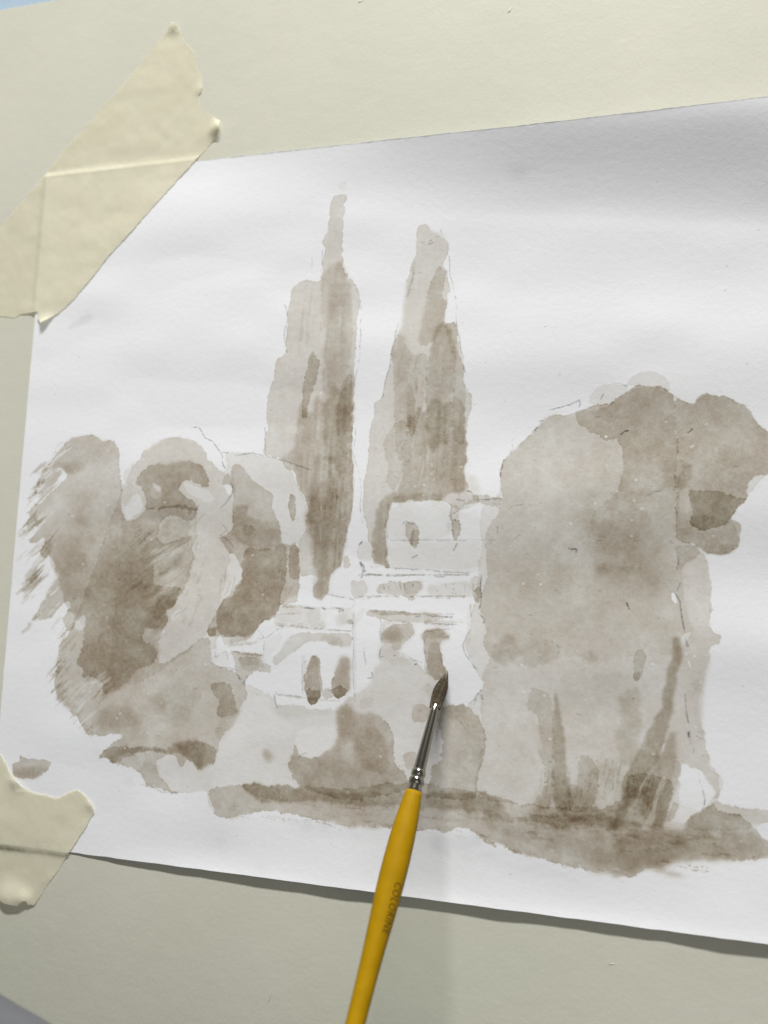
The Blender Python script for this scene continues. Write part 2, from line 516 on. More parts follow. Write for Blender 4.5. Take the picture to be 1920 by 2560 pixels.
# lower left: brown foot strokes
wash('N 130,330 170,280 240,230 400,235 560,228 720,240 780,190 930,180 1060,200 1130,230 1120,330 1100,380 1040,380 990,420 940,360 890,330 860,280 700,280 560,260 400,300 300,372 220,320', .26, rough=3, edge=.25)
wash('N 780,190 930,180 1050,200 1030,320 990,400 930,350 860,290', .28, soft=3, edge=.15)
wash('N 240,330 300,250 450,235 700,245 740,265 560,262 420,275 330,300 300,370', .2, soft=1.5, edge=.2)
wash('N 480,420 560,330 650,400 700,530 640,570 540,540', .14, soft=3)
wash('D 515,1090 600,1065 720,1075 760,1150 800,1250 790,1400 700,1420 590,1430 600,1330 620,1270 560,1190', .3, edge=.3, tex=.2)
wash('B 1060,1330 1300,1300 1500,1500 1200,1570 950,1500', .16, soft=6, edge=0)
wash('D 20,1050 300,1000 420,1300 200,1500 30,1400', .1, soft=8, edge=0)
wash('D -120,1200 0,1180 60,1320 0,1400 -90,1330', .16, soft=5)
wash('N 1120,60 1250,60 1180,180 1130,160', .12, soft=5)
wash('B 640,870 780,820 740,1000 650,1050 600,960', .15, dry=.4, edge=0)
lift_out('B 900,1060 1010,1060 850,1320 800,1280', .45, dry=.38, soft=1)
lift_out('B 640,880 690,870 660,1000 810,1000 760,1120 590,1080 600,900', .45, dry=.42, soft=1)
lift_out('B 790,430 850,360 890,370 880,520 760,520', .55, soft=1.5, rough=4)
lift_out('D 105,380 200,300 230,330 130,440', .5, soft=1.2)
lift_out('D 620,1659 830,1350 900,1150 1170,1200 1200,1430 1400,1500 1420,1659', .35, soft=8)
# single leaf-shaped mark by the lower tape
wash('Q 190,235 230,250 300,285 420,292 540,298 520,340 500,385 440,430 380,480 330,503 200,480 120,430 120,315 200,325 205,280', .36, rough=2, edge=.3, tex=.2)
wash('Q 130,380 300,370 500,350 440,430 380,480 330,500 200,475 130,430', .3, soft=3.5, edge=.1)
wash('Q 900,240 1040,190 1040,215 950,235', .1, soft=3)
wash('N 360,500 440,500 440,530 380,540', .06, soft=4)

# --- first cypress
wash('E 500,160 550,150 595,165 575,320 570,500 570,640 600,700 660,770 690,850 695,930 665,1020 655,1150 655,1400 640,1659 F 320,10 322,300 335,500 335,750 325,1000 290,1100 250,1300 230,1480 90,1640 G 80,60 40,180 0,215 D 1590,170 1580,100 1640,0 C 1600,1600 1440,1659 1430,1290 1500,1100 1540,1000 1520,860 1440,680 1400,540 1300,520 1250,400 1080,385 1085,300 1110,20 E 45,1659 60,1500 100,1400 120,1290 175,1250 180,1050 205,880 250,760 310,750 410,765 430,640 455,540 435,490 460,430 490,270', .235, rough=1.6, edge=.4, tex=.2, v=.1)
wash('E 430,700 500,640 570,610 600,700 625,900 640,1100 620,1300 650,1400 640,2000 560,2100 430,1950 440,1400 440,1100 420,850', .16, soft=2.3, rough=2, edge=.15, v=.35)
wash('E 545,610 575,640 600,700 560,740 520,700', .14, soft=4)
wash('E 500,760 590,760 620,1000 600,1200 500,1100 490,900', .07, soft=5)
wash('E 640,730 690,850 695,930 665,1020 610,1000 620,850', -.03, soft=3, edge=0)
wash('E 355,1235 375,1245 385,1290 415,1310 395,1430 360,1530 330,1600 325,1700 290,1700 288,1500 320,1380 335,1290', .3, edge=.35, rough=2)
wash('E 560,1950 530,1800 535,1600 560,1480 600,1400 640,1390 640,1950', .2, soft=2, edge=.25, v=.3)
wash('E 450,1180 620,1150 600,1400 480,1500 450,1400', .07, soft=5)
wash('X 728,1030 745,1060 752,1000 775,1040 790,985 815,1020 830,950 855,985 880,940 882,1100 875,1170 F 320,300 335,500 335,750 325,1000 290,1100 250,1300 230,1480 90,1640 G 80,60 40,180 0,215 D 1590,170 1600,60 C 1659,1600 1560,1500 1600,1250 1500,1150 1540,1000 1520,860 1440,640 1400,530 1300,430 1250,400 1380,330 1410,200 1420,0', .22, soft=3, edge=.1, v=.45, tex=.35)
wash('X 745,1100 790,1060 878,1090 870,1260 850,1380 800,1480 780,1400 760,1250', .08, soft=8, v=.5, edge=0)
wash('F -60,350 20,380 330,370 335,750 325,1000 290,1100 250,1300 220,1480 90,1640 G 80,60 0,215 -60,150 F -90,1500 -120,900', .18, soft=3, edge=.1, v=.5)
wash('C 1530,900 1659,650 1659,1200 1620,1240 1600,1100 1520,1080', .16, soft=4, v=.4)
wash('E 535,125 560,60 590,60 600,120 590,140', .05, soft=2, edge=.4)
wash('F 240,1420 290,1400 320,1520 240,1560', .2, soft=2)
# --- second cypress
wash('E 1070,420 1100,370 1160,362 1182,410 1230,430 1290,470 1310,520 1290,580 1255,640 1300,700 1312,800 1285,920 1265,1050 1340,1038 1372,1090 1370,1180 1400,1330 1420,1480 1460,1550 1465,1620 1440,1680 F 1540,10 1515,200 1495,480 1505,600 1540,730 1659,790 1659,850 1500,870 1450,960 1340,880 1280,830 1080,835 960,860 900,850 850,870 760,850 720,890 700,1000 680,1150 690,1300 680,1450 740,1535 620,1520 540,1470 560,1320 530,1290 500,1250 480,1080 440,930 445,700 480,500 510,250 540,0 E 785,1659 800,1600 850,1560 860,1450 910,1300 915,1200 945,1130 990,1030 1000,900 1020,700 1070,600', .215, rough=1.6, edge=.4, tex=.2, v=.1)
wash('E 1230,650 1290,700 1250,890 1292,890 1268,1040 1200,1180 1100,1200 1110,1060 1140,950 1180,740', .2, soft=1.5, edge=.2)
wash('E 1250,1035 1300,1090 1330,1140 1350,1200 1345,1400 1320,1780 1290,1900 1240,1860 1190,1950 1150,1880 1145,1400 1170,1250 1200,1120', .31, soft=2.3, edge=.15, tex=.4, v=.25)
wash('E 1270,1050 1340,1038 1372,1090 1370,1180 1330,1250 1350,1400 1300,1150', .2, soft=2)
wash('E 935,1128 985,1130 1000,1200 1060,1265 1160,1270 1150,1480 1060,1850 1000,2060 940,1950 925,1480 912,1300', .14, soft=1.3, edge=.3, v=.2)
wash('E 912,1250 990,1200 1050,1300 1000,1450 930,1480', .08, soft=3)
wash('E 1015,1470 1040,1460 1065,1530 1075,1800 1040,1860 1010,1700', .2, soft=1.5, edge=.2)
wash('E 1345,1200 1400,1330 1420,1480 1415,1900 1320,1850 1340,1400', .14, soft=2, v=.3)
wash('F 660,230 760,30 900,0 910,220 860,270 850,560 760,740 690,700 710,460 680,380', .15, soft=1.5, edge=.15)
wash('F 900,-60 960,-30 1010,-150 1080,-60 1180,-240 1330,-150 1400,-260 1500,-150 1500,480 1510,720 1400,760 1300,765 1280,835 1080,835 960,860 900,850 850,870 760,850 720,890 700,1000 680,1150 690,1300 690,1450 740,1535 620,1510 545,1460 550,1300 530,1200 580,1050 600,880 700,770 800,740 850,600 850,300 910,200', .34, soft=2.3, edge=.15, tex=.35, v=.3)
wash('F 1190,-20 1500,-20 1500,480 1500,650 1150,720 1180,300', .1, soft=4, v=.3)
wash('F 760,790 1280,760 1280,835 1080,835 960,860 900,850 850,870 760,850', .2, soft=2.5)
lift_out('F 1140,330 1130,200 1160,450 1180,480 1150,500', .4, soft=2)
wash('E 1360,1500 1460,1530 1465,1620 1440,1690 1400,1690', .05, soft=2)
wash('E 1010,850 1050,700 1075,620 1060,800 1020,860', .05, soft=2)
wash('F 400,1280 500,1250 560,1330 530,1480 430,1460 380,1400', .1, soft=2)
wash('F 1510,540 1620,600 1659,700 1659,760 1560,760 1520,640', .12, soft=4)
wash('H -80,1470 0,1478 210,1510 215,1570 195,1612 60,1590 0,1565 -80,1530', .2, rough=2, edge=.4)
wash('F 1430,960 1500,930 1659,860 1659,800 1530,840', .14, soft=2)
# --- house
wash('F 730,900 1280,840 1360,900 1500,980 1659,930 1659,1590 1400,1580 760,1540 690,1300 690,1100', .035, rough=3, edge=.4, tex=.6)
wash('F 700,1330 900,1300 1659,1250 1659,1590 1100,1550 760,1540 690,1450', .035, soft=4)
wash('F 885,1050 960,1060 1010,1100 1030,1240 1000,1330 970,1330 925,1270 885,1180', .24, edge=.4)
wash('F 930,1150 1030,1130 1020,1300 960,1320 930,1270', .2, soft=2)
wash('F 1360,1040 1450,1050 1460,1140 1430,1230 1390,1270 1370,1200 1375,1100', .34, rough=3.5)
wash('F 1310,1050 1370,1060 1370,1150 1330,1170', .12, soft=3)
wash('F 1355,900 1440,880 1432,1045 1350,1040', .14, edge=.5)
wash('G 320,10 480,10 500,110 440,190 360,200 310,120', .15, edge=.3)
wash('G 570,100 610,50 850,10 1060,20 1055,115 990,170 990,220 950,232 890,190 620,160', .26, rough=3.5, tex=.4)
wash('G 860,20 1060,20 1050,115 940,160 860,140', .1, soft=2)
wash('G 1100,60 1590,0 1600,190 1350,180 1110,165', .13, rough=4, edge=.2)
wash('G 1600,90 1659,60 1659,240 1600,240 1590,200', .3, soft=2)
wash('G 470,350 500,310 700,318 1000,340 1250,368 1380,385 1300,402 1100,445 1300,450 1470,462 1300,480 1000,450 720,430 600,390 480,372', .22, rough=2.5, edge=.3)
wash('G 480,320 700,320 1250,368 1360,388 1000,370 600,370', .12, soft=2)
wash('G 640,560 680,490 780,455 970,458 965,560 940,590 870,650 830,730 760,720 740,660 640,660', .32, edge=.3, tex=.4)
wash('G 660,500 780,470 870,560 850,640 700,650 650,600', .2, soft=2.5)
wash('G 620,700 640,660 740,690 760,720 830,740 830,780 700,790 680,840 615,810', .18)
wash('G 1060,580 1090,520 1130,500 1270,510 1340,580 1310,620 1250,625 1250,850 1330,950 1230,1060 1100,980 1110,850 1080,780 1095,620', .36, edge=.3, rough=2.5)
wash('G 1090,520 1270,515 1310,600 1100,610', .18, soft=2)
wash('G 1120,640 1240,640 1250,860 1320,960 1210,1050 1110,960', .2, soft=1.6)
wash('G 640,860 750,780 850,780 980,830 1090,950 1190,1050 1160,1230 950,1290 950,1480 1080,1500 1040,1659 780,1659 600,1380 200,1280 380,1190 530,1050 550,960', .02, edge=.6)
wash('G 0,540 270,552 330,580 320,680 180,690 0,640 D 1500,640 1350,750 1200,890 1150,850 1270,680 1390,565 1659,540', .2, rough=3, edge=.2)
wash('G 0,560 200,580 240,680 120,680 0,630', .14, soft=2.5)
wash('D 1220,262 1440,272 1659,300 G 0,310 0,500 D 1500,490 1200,470 1165,430 1220,365', .12, edge=.2)
wash('D 1200,440 1640,500 1640,515 1200,474', .12, soft=1.5)
wash('D 1240,265 1430,280 1430,290 1240,290', .2, soft=1.5)
wash('D 1300,350 1430,350 1430,358 1300,360', .2, soft=1.2)
wash('D 720,735 1050,780 1050,870 1140,870 1130,985 1080,970 1000,930 900,1000 865,1070 780,930 760,810', .32, tex=.5, rough=3)
wash('D 780,800 1000,800 1030,880 850,890', .14, soft=2)
wash('D 690,620 960,570 960,600 740,660', .16, soft=2.5)
wash('D 800,672 960,670 960,680 820,684', .2, soft=1.2)
wash('D 560,770 700,740 720,900 560,900', .04, soft=3)
wash('D 1560,790 1620,770 1655,830 G 0,930 30,1100 0,1235 D 1650,1230 1600,1295 1550,1285 1490,1170 1500,980', .36, rough=2.5, edge=.3)
wash('D 1550,820 1620,790 1640,900 G 0,1220 D 1600,1290 1550,1280 1500,1160', .16, soft=2)
wash('D 1500,1130 1659,1150 G 20,1200 D 1600,1292 1550,1285', .4, soft=1.6, rough=3)
wash('G 215,800 290,800 305,900 300,1100 300,1165 190,1240 110,1150 130,1000 180,900', .48, rough=2.5, edge=.3)
wash('G 115,1140 200,1100 300,1150 240,1210 190,1240', .4, soft=1.6)
wash('G 20,1140 120,1130 150,1230 20,1240', .24)
wash('G 190,370 240,350 350,440 340,470 260,450 190,500 150,440', .12, soft=3, rough=4)
wash('G 0,400 40,420 60,500 0,515', .14, soft=2)
wash('G 270,410 340,420 350,460 290,465', .22, soft=1.5)
wash('D 1500,60 1590,30 1659,-40 G 60,100 40,210 D 1560,150', .0)
# --- bushes and first tufts
wash('O 540,70 600,15 640,88 740,85 830,110 900,180 930,270 920,350 935,450 990,490 1040,640 600,700 260,610 205,520 205,400 235,300 280,400 370,400 510,300 538,230', .30, rough=2.5, edge=.2, tex=.35)
wash('O 640,250 700,190 800,190 860,280 880,380 900,460 860,520 640,420', .16, soft=2.5, edge=.2)
wash('O 545,70 655,90 640,280 540,250', .1, soft=2)
wash('O 205,400 260,400 500,420 900,440 1000,560 900,640 300,640 215,520', .13, soft=6, tex=.6)
wash('G 200,1330 300,1200 350,1260 330,1370 220,1390', .12, soft=3)
lift_out('O 250,210 400,200 540,140 535,230 510,300 370,395 285,395 235,330', .45, rough=3)
wash('O 100,30 240,50 400,60 540,70 380,110 120,120', .08, soft=3)
lift_out('O 560,300 640,310 660,430 590,470', .25, soft=5)
wash('R 760,790 870,740 1080,740 1180,780 1330,920 1400,1080 1430,1350 1405,1600 1330,1800 1320,2050 1250,2212 500,2212 540,2000 640,1700 740,1640 755,1300 740,1180 720,1100', .30, rough=2.5, edge=.22, tex=.3)
wash('R 760,790 870,745 1080,745 1150,850 1050,960 850,960', .2, soft=3)
wash('R 1090,960 1330,930 1420,1350 1380,1600 1180,1620 1090,1500 1180,1200', .12, soft=6, tex=.6)
wash('R 590,1700 740,1640 750,1800 700,2000 560,1900', .1, soft=5)
wash('O 1050,50 1100,20 1185,60 1150,155 1045,155', .2, edge=.25)
wash('O 985,380 1030,360 1085,360 1060,500 1000,470', .16, edge=.25)
wash('R 460,480 580,380 640,420 600,650 490,590', .12, soft=2.5)
wash('N 1530,240 1600,300 1590,340 1545,360 1520,300', .26, soft=3.5, rough=3)
wash('N 1530,240 1560,250 1560,290 1530,290', .1, soft=3)
# --- ground
wash('N 1060,590 1150,550 1330,535 1450,520 1659,560 O 240,600 600,620 1000,560 1500,630 1659,690 L 0,1240 530,1400 700,1380 900,1400 1300,1400 1500,1300 M 200,1040 700,1100 600,1600 800,1560 1000,1430 1080,1330 1130,1460 1400,1480 1500,1560 1530,1659 W 1590,0 1620,60 1700,110 1700,170 1560,195 1450,180 1370,190 1280,175 1190,175 1120,210 1150,245 1030,240 930,280 760,240 600,200 420,150 370,150 260,70 120,15 O 1659,1040 1600,960 1450,890 1300,910 1100,910 780,885 560,870 430,830 200,790 0,770 N 1300,810 1130,800 1100,700', .27, rough=3, edge=.22, tex=.35)
wash('N 1330,540 1380,518 1500,520 1659,560 O 200,610 400,650 1000,640 1500,640 1600,650 1659,730 L 300,1500 700,1500 900,1450 1200,1480 1400,1520 1659,1560 M 300,1560 600,1620 W 1000,20 600,10 300,-30 100,-70 O 1500,760 1250,760 700,720 300,700 0,720 N 1500,670 1400,610', .32, soft=2.5, rough=4, edge=.15, tex=.5)
wash('N 1330,540 1400,520 1659,570 1659,680 1460,630 1380,590', .16, soft=1.5, edge=.2)
wash('O 1150,640 1480,640 1600,660 1659,740 1659,820 1500,760 1250,780 1150,720', .16, soft=3, tex=.5)
wash('O 700,705 950,700 980,720 720,725', .12, soft=2.5)
wash('W 100,-80 400,-20 800,20 1100,0 1500,30 1630,90 1659,165 1560,192 1450,178 1280,172 1120,210 1040,240 940,265 700,180 450,90 200,10', .14, soft=3, rough=5, tex=.8, edge=.05)
wash('W 880,40 1100,60 1250,100 1180,190 1040,240 940,240 870,150', .10, soft=3, rough=6, tex=.7)
wash('W 1100,0 1560,20 1620,120 1500,180 1250,130 1120,60', .12, soft=5, tex=.7)
wash('W 1150,240 1260,270 1180,268 1130,255', .3, soft=1.4)
lift_out('W 1100,10 1230,0 1240,40 1130,50', .25, soft=3)
wash('O -10,700 300,740 560,800 900,850 1100,830 1400,860 1200,900 700,880 300,800 0,770', -.04, soft=3, edge=0)
wash('N 1130,740 1210,745 1270,760 1659,770 1659,860 1300,838 1130,800', -.05, soft=2, edge=.2)
wash('M 1080,1335 1110,1340 1200,1400 1340,1410 1500,1420 1750,1450 1750,1560 1600,1570 1500,1590 1400,1490 1130,1460', .12, rough=2, edge=.3)
wash('M 800,1560 940,1450 1050,1360 1090,1340 1140,1460 1400,1480 1480,1540 1500,1659 1100,1640 850,1640', .2, rough=3, tex=.5)
lift_out('M 1520,1600 1620,1570 1760,1560 W 1760,90 1659,90 1610,60 1590,0', 1, rough=2.5)
# --- right tree: crown
wash('H 1120,530 1130,460 1200,390 1300,335 1380,325 1530,355 1520,400 1380,500 1360,560 1180,545', .1, edge=.3, rough=2)
wash('J 190,350 210,290 260,240 380,195 500,205 590,260 650,340 650,440 500,360 270,350', .1, edge=.3, rough=2)
lift_out('H 970,640 900,662 760,655 740,600 1060,470 1120,560', 1, rough=1.5)
CROWN = 'H 205,1300 230,1150 260,1110 350,1010 440,940 560,800 650,720 760,655 900,662 970,645 1100,585 1180,548 1360,560 1380,510 1500,405 1600,345 J 345,345 500,355 600,400 700,465 690,700 720,1000 700,1400 K 700,300 900,330 990,440 1030,580 1060,750 1070,900 1030,1180 900,1200 760,1280 700,1500 I 1659,1400 1600,1500 1200,1580 1000,1500 900,1500 850,1500 760,1550 600,1600 300,1600 200,1590 110,1500 40,1400 50,1300 70,1200 20,1080 0,900 100,640 20,330 90,150 200,0 H 215,1600 240,1500'
SKIRT = 'I 110,1380 220,1450 300,1400 560,1500 850,1420 1200,1500 1600,1420 K 660,1400 780,1400 900,1180 1030,1180 1110,1260 1190,1340 1090,1390 1060,1430 1085,1480 1060,1540 1000,1570 1000,1659 M 1000,100 970,210 910,215 960,540 1000,650 1010,800 1050,900 1060,1040 1130,1060 1180,1140 1150,1290 1090,1335 1070,1200 1010,1140 950,1000 860,990 740,930 700,860 600,1300 0,1500 L 900,1400 520,1400 400,1370 0,1330 -60,1200 40,700 10,400 R 1340,600'
wash(CROWN + '|' + SKIRT, .12, rough=2.5, edge=.3, tex=.3)
wash(CROWN, .06, rough=3, edge=.1, tex=.3, soft=2)
wash('J 700,465 800,510 870,545 900,510 990,440 1070,430 1200,460 1350,520 1480,620 1580,750 1659,835 X 1950,1090 1950,1190 J 1659,1230 1640,1290 1600,1300 1520,1300 1470,1370 1440,1500 1440,1570 1380,1585 1330,1659 K 1300,30 1250,60 1270,80 1380,130 1385,180 1370,260 1340,390 1260,440 1160,455 1080,440 1000,430 960,380 870,320 800,330 700,280 690,180 J 700,1400 720,1000 690,700', .40, rough=1.1, edge=.12, tex=.3)
wash('H 970,640 1100,585 1180,548 1360,560 1380,510 1500,405 1600,345 J 270,345 400,345 500,355 600,400 700,465 690,700 720,1000 700,1400 690,1640 K 700,280 660,560 400,600 100,500 I 1250,500 1150,200 1150,0 H 1400,1500 1480,1250 1490,1100 1450,960 1400,890 1330,930 1250,900 1240,820 1180,860 1080,800 1000,740', .26, rough=1.1, edge=.2, tex=.35, fade=((1640, 1430), (1620, 1130)))
wash('I 1000,50 1000,300 1150,560 1600,620 K 600,640 700,560 690,400 660,180 600,0 J 560,1500 300,1400 100,1300 H 1350,1300', .05, soft=14, rough=4, edge=0, tex=.6)
wash('H 1020,1150 1300,1180 1500,1180 I 1659,0 1659,500 1300,560 1100,300 1000,60', .05, soft=14, edge=0, tex=.6)
wash('J 560,540 680,540 740,700 740,900 780,1100 860,1180 820,1300 700,1380 620,1100', .07, soft=14, edge=0, tex=.6)
wash('J 780,1160 870,1160 840,1400 690,1420 700,1320 760,1240', .3, soft=3, edge=.1)
wash('J 840,1420 960,1440 1100,1440 1300,1500 1440,1500 1440,1570 1380,1585 1330,1659 K 1300,30 1260,60 1250,120 1100,180 970,210 880,150 850,110 880,0 J 870,1620 830,1500', .42, rough=2.5, edge=.25, tex=.4)
wash('K 860,20 1100,60 1250,110 1100,180 970,210 880,150 850,110', .14, soft=2)
wash('J 960,1300 1440,1350 1440,1500 1000,1440', .1, soft=6, edge=0)
wash('J 1000,1000 1500,1000 1640,1200 1450,1330 1000,1300', .08, soft=9, edge=0)
wash('K 980,340 1340,330 1300,430 1160,455 1000,430', .18, soft=2.5, tex=.5)
lift_out('J 740,1440 830,1400 830,1500 870,1560 910,1600 830,1659 K 830,20 740,0', .28, soft=1.5, rough=3)
wash('K 700,180 850,140 900,320 780,320', .12, soft=3)
wash('K 720,340 900,340 960,400 900,480 860,520 790,540 740,620 690,400', .16, soft=2, edge=.1)
lift_out('K 780,540 900,480 970,420 1030,580 1060,750 1070,900 1030,1180 850,1200 800,900 760,640', .3, soft=2)
blob(1480, 1250, 110, 80, .05); blob(1580, 1330, 90, 110, .06)
blob(1340, 1450, 90, 70, .12); blob(1500, 1430, 110, 60, .06); blob(1640, 1450, 50, 40, .08)
blob(1300, 1580, 60, 50, .10); blob(1420, 1530, 120, 60, .06); blob(1650, 1560, 70, 70, .07)
wash('I 1000,0 1659,0 K 500,200 560,700 400,850 I 1200,650 1000,300', .1, soft=12, edge=0, tex=.5)
wash('I 1210,560 1370,560 1300,640 1200,640', .12, soft=4)
wash('K 120,580 240,560 380,600 300,650 180,640', .12, soft=2)
wash('I 110,1500 160,1380 330,1250 360,1360 430,1500 300,1560 290,1600 220,1610 180,1550', .13, soft=3, rough=4)
wash('I 190,1420 300,1430 420,1500 320,1550 200,1560 120,1510', .08, soft=3)
wash('I 450,1340 740,1340 820,1400 830,1480 760,1550 500,1600 400,1540', .1, soft=3, edge=.2)
wash('I 1000,1500 1180,1440 1240,1560 1180,1590', .1, soft=3)
# lower skirt of the right tree and its trunks
wash('I 900,1500 L 1450,0 1659,0 1659,850 1500,1100 1200,1150 1200,900 880,740 800,260', .04, soft=8, edge=0)
wash('L 520,150 480,370 600,460 590,520 620,620 650,760 590,800 640,900 670,1010 670,1180 600,1290 520,1400 760,1420 757,340 700,200', .16, soft=1.6, rough=3.5, edge=.15)
wash('L 778,140 795,260 840,430 860,620 890,900 930,1180 960,1420 757,1440 755,1000 752,500 765,300', .38, rough=1.5, edge=.15, tex=.25, soft=2.3)
wash('L 480,310 680,280 700,380 520,400', .08, soft=5)
wash('L 1030,880 1130,850 1180,960 1225,1080 1230,1240 1180,1420 900,1460 930,1150 1000,1180 1000,960', .2, soft=1.5, rough=4, tex=.5)
wash('L 520,1400 700,1300 900,1200 1250,1250 1180,1400 1240,1480 1400,1520 900,1560 500,1560', .16, soft=5, tex=.6)
wash('L 1450,200 1659,150 1659,850 1500,1030 1460,900 1420,760 1400,640 1460,560', .14, soft=3, tex=.5)
wash('L 1350,1000 1500,1000 1400,1240 1340,1260 1480,1180', .12, soft=3)
wash('K 660,1310 700,1290 740,1310 770,1400 745,1659 M 720,0 700,240 660,400 615,560 570,760 500,900 400,1100 230,1350 100,1659 -20,1659 60,1480 160,1340 140,1130 200,1020 280,900 350,780 420,620 480,480 560,350 600,150 630,0 K 640,1600 660,1450', .42, rough=1.8, edge=.15, tex=.3, soft=2.3)
wash('M 590,760 640,620 690,640 700,860 735,920 740,1140 680,1240 640,1350 600,1590 400,1600 300,1400 450,1000', .32, rough=3, edge=.1, tex=.4, soft=3)
wash('X 1330,2000 1380,1930 1440,1960 1500,1900 1600,1920 1680,1980 1690,2060 1340,2060', .14, soft=8, edge=0, tex=.7)
wash('M 150,1120 480,1000 450,1200 400,1400 300,1560 0,1640 40,1450', .12, soft=5, tex=.5)
lift_out('M 580,740 600,730 590,800 480,960 330,1240 310,1240 450,1000 550,860', .5, soft=1.2, rough=1.5)
lift_out('M 520,1160 610,1040 600,1120 490,1420 450,1640 330,1640 410,1500 480,1350', .4, soft=2)
lift_out('M 640,1360 750,1360 850,1400 940,1450 800,1560 800,1640 560,1640', .45, soft=2, rough=3)
wash('M 660,1360 750,1350 740,1400 660,1540 600,1590', .25, soft=2)
wash('K 270,1480 320,1415 385,1450 385,1540 360,1659 M 350,20 300,100 260,95 265,0 K 265,1600', .2, rough=2.5, edge=.25)
wash('L 1590,0 1659,0 1640,100 1590,100', .15)
wash('M 860,60 900,100 970,100 1000,60 1000,100 970,210 920,215', .12, rough=2.5)
lift_out('M 740,930 800,945 860,995 950,1000 1010,1140 1070,1200 1090,1260 1050,1320 990,1400 930,1450 830,1400 750,1360 730,1240 740,1160 735,1060', .85, rough=3)
lift_out('M 745,950 950,1000 1060,1200 1080,1260 940,1240 860,1230 745,1160', 1, rough=2)
lift_out('K 660,840 700,860 720,950 690,955 655,900', 1, rough=1.2)
lift_out('K 870,1470 910,1500 905,1530', 1, rough=1)
lift_out('K 820,1520 840,1550 860,1640 M 870,20 890,120 880,60 860,10', 1, rough=1)
lift_out('J 850,990 885,965 890,975 860,1000', 1, rough=.6)
lift_out('H 1285,870 1320,870 1320,895 1290,895', 1, rough=.8)
# white of the house and of the sky kept clean
lift_out('G 1340,940 1659,960 R 1360,560 1180,750 1060,740 960,600 880,400 860,240', .9, rough=1)
lift_out('F 330,0 535,0 500,250 470,500 440,700 440,930 478,1070 488,1200 420,1270 310,1300 260,1240 300,1090 335,1000 345,500 328,300', 1, rough=1)
# --- pencil
pencil('C 320,85 390,75 440,120 470,190 530,220 590,290 640,370 635,430 670,500', .5, 1.1, .30)
pencil('C 740,530 730,640 760,700 740,770 700,850 640,910', .5, 1.1, .38)
pencil('C 650,340 740,345 780,370 900,355 960,340 1080,375 1220,405 1310,430 1480,490 1560,520', .5, 1.1, .42)
pencil('C 1078,80 1092,150 1085,280 1080,370', .5, 1.1, .4)
pencil('C 600,1230 680,1220 740,1290 760,1320', .4, 1.2, .35)
pencil('C 640,1080 700,1140 620,1210', .35, 1, .4)
pencil('E 350,590 355,640 345,660', .25, 1, .3)
pencil('E 435,540 425,620 420,690', .4, 1, .4)
pencil('E 175,920 185,1000 170,1150 180,1260', .45, 1, .42)
pencil('E 700,930 690,1050 700,1130 690,1200 665,1400 655,1500', .35, 1, .45)
pencil('E 600,1340 610,1420 580,1500', .25, 1, .4)
pencil('E 965,1020 945,1100 920,1200 900,1330 870,1440 845,1560', .4, 1, .45)
pencil('E 1310,580 1312,700 1350,880 1350,1000 1365,1080 1395,1250 1420,1400', .4, 1, .45)
pencil('E 1070,620 1050,740 1020,860', .35, 1, .4)
pencil('E 1110,490 1170,480 1200,450 1260,440 1250,400', .4, 1, .45)
pencil('E 1165,500 1190,490', .6, 1, .2)
pencil('F 360,80 370,180 340,300 410,650 430,1050 480,1110', .35, 1, .48)
pencil('F 410,1290 440,1265', .8, 1.3, .1)
pencil('F 420,1480 450,1560 430,1630', .6, 2.2, .35)
pencil('F 440,1500 470,1580', .5, 1.5, .35)
pencil('F 860,1075 900,1050 950,1080', .5, 1, .35)
pencil('F 960,1060 960,1200 940,1290', .35, 1, .4)
pencil('F 1420,825 1500,840 1480,900 1440,940 1350,990 1360,1040 1440,1040', .4, 1, .38)
pencil('F 1530,740 1560,750', .6, 1.2, .2)
pencil('F 1380,1360 1420,1280', .5, 1.2, .35)
pencil('F 960,1430 1010,1410', .55, 1.2, .3)
pencil('F 1040,1240 1250,1245 1600,1245', .18, .9, .35)
pencil('F 780,1545 1100,1550 1250,1580 1600,1590', .35, 1, .35)
pencil('F 500,1600 780,1625 1000,1610 1150,1620 1300,1630', .45, 1.1, .42)
pencil('G 440,200 620,165 800,180 1000,170 1350,195', .35, 1, .45)
for xx in (650, 700, 770, 830, 880, 950, 1290, 1370, 1440, 1490):
    pencil('G %d,%d %d,%d' % (xx, 40, xx + 6, 100), .4, 1.2, .38)
pencil('G 980,380 1100,375 1250,380 1370,388', .5, 1.1, .35)
pencil('G 970,435 1100,440 1300,460 1470,465', .4, 1, .4)
pencil('G 500,330 700,325 1000,345', .3, 1, .45)
pencil('G 190,290 250,320 200,330', .55, 1.4, .3)
pencil('G 20,290 50,310', .6, 1.5, .3)
pencil('G 90,150 130,160 350,205', .4, 1.3, .42)
pencil('G 620,540 650,560 640,640 620,800 660,795', .4, 1, .42)
pencil('G 450,650 470,800 480,880', .35, 1, .5)
pencil('G 980,880 1010,865', .6, 1.1, .2)
pencil('G 490,1020 550,1020 540,960', .5, 1.2, .38)
pencil('G 850,770 980,830 1060,860', .3, 1, .4)
pencil('G 1040,580 1090,540 1340,510', .35, 1, .42)
pencil('G 1300,600 1340,580 1330,610', .5, 1, .3)
pencil('G 1090,640 1080,780 1110,860', .35, 1, .4)
pencil('G 1550,520 1480,680 1510,780 1560,860 1620,940', .45, 1.1, .35)
pencil('R 1170,745 1250,680 1380,530', .5, 1.1, .3)
pencil('R 1260,740 1300,660', .45, 1.1, .35)
pencil('R 450,520 520,540 560,590', .45, 1.3, .38)
pencil('D 1490,850 1560,800 1640,790', .35, 1, .4)
pencil('D 1200,1180 1300,1200 1470,1215', .3, 1, .38)
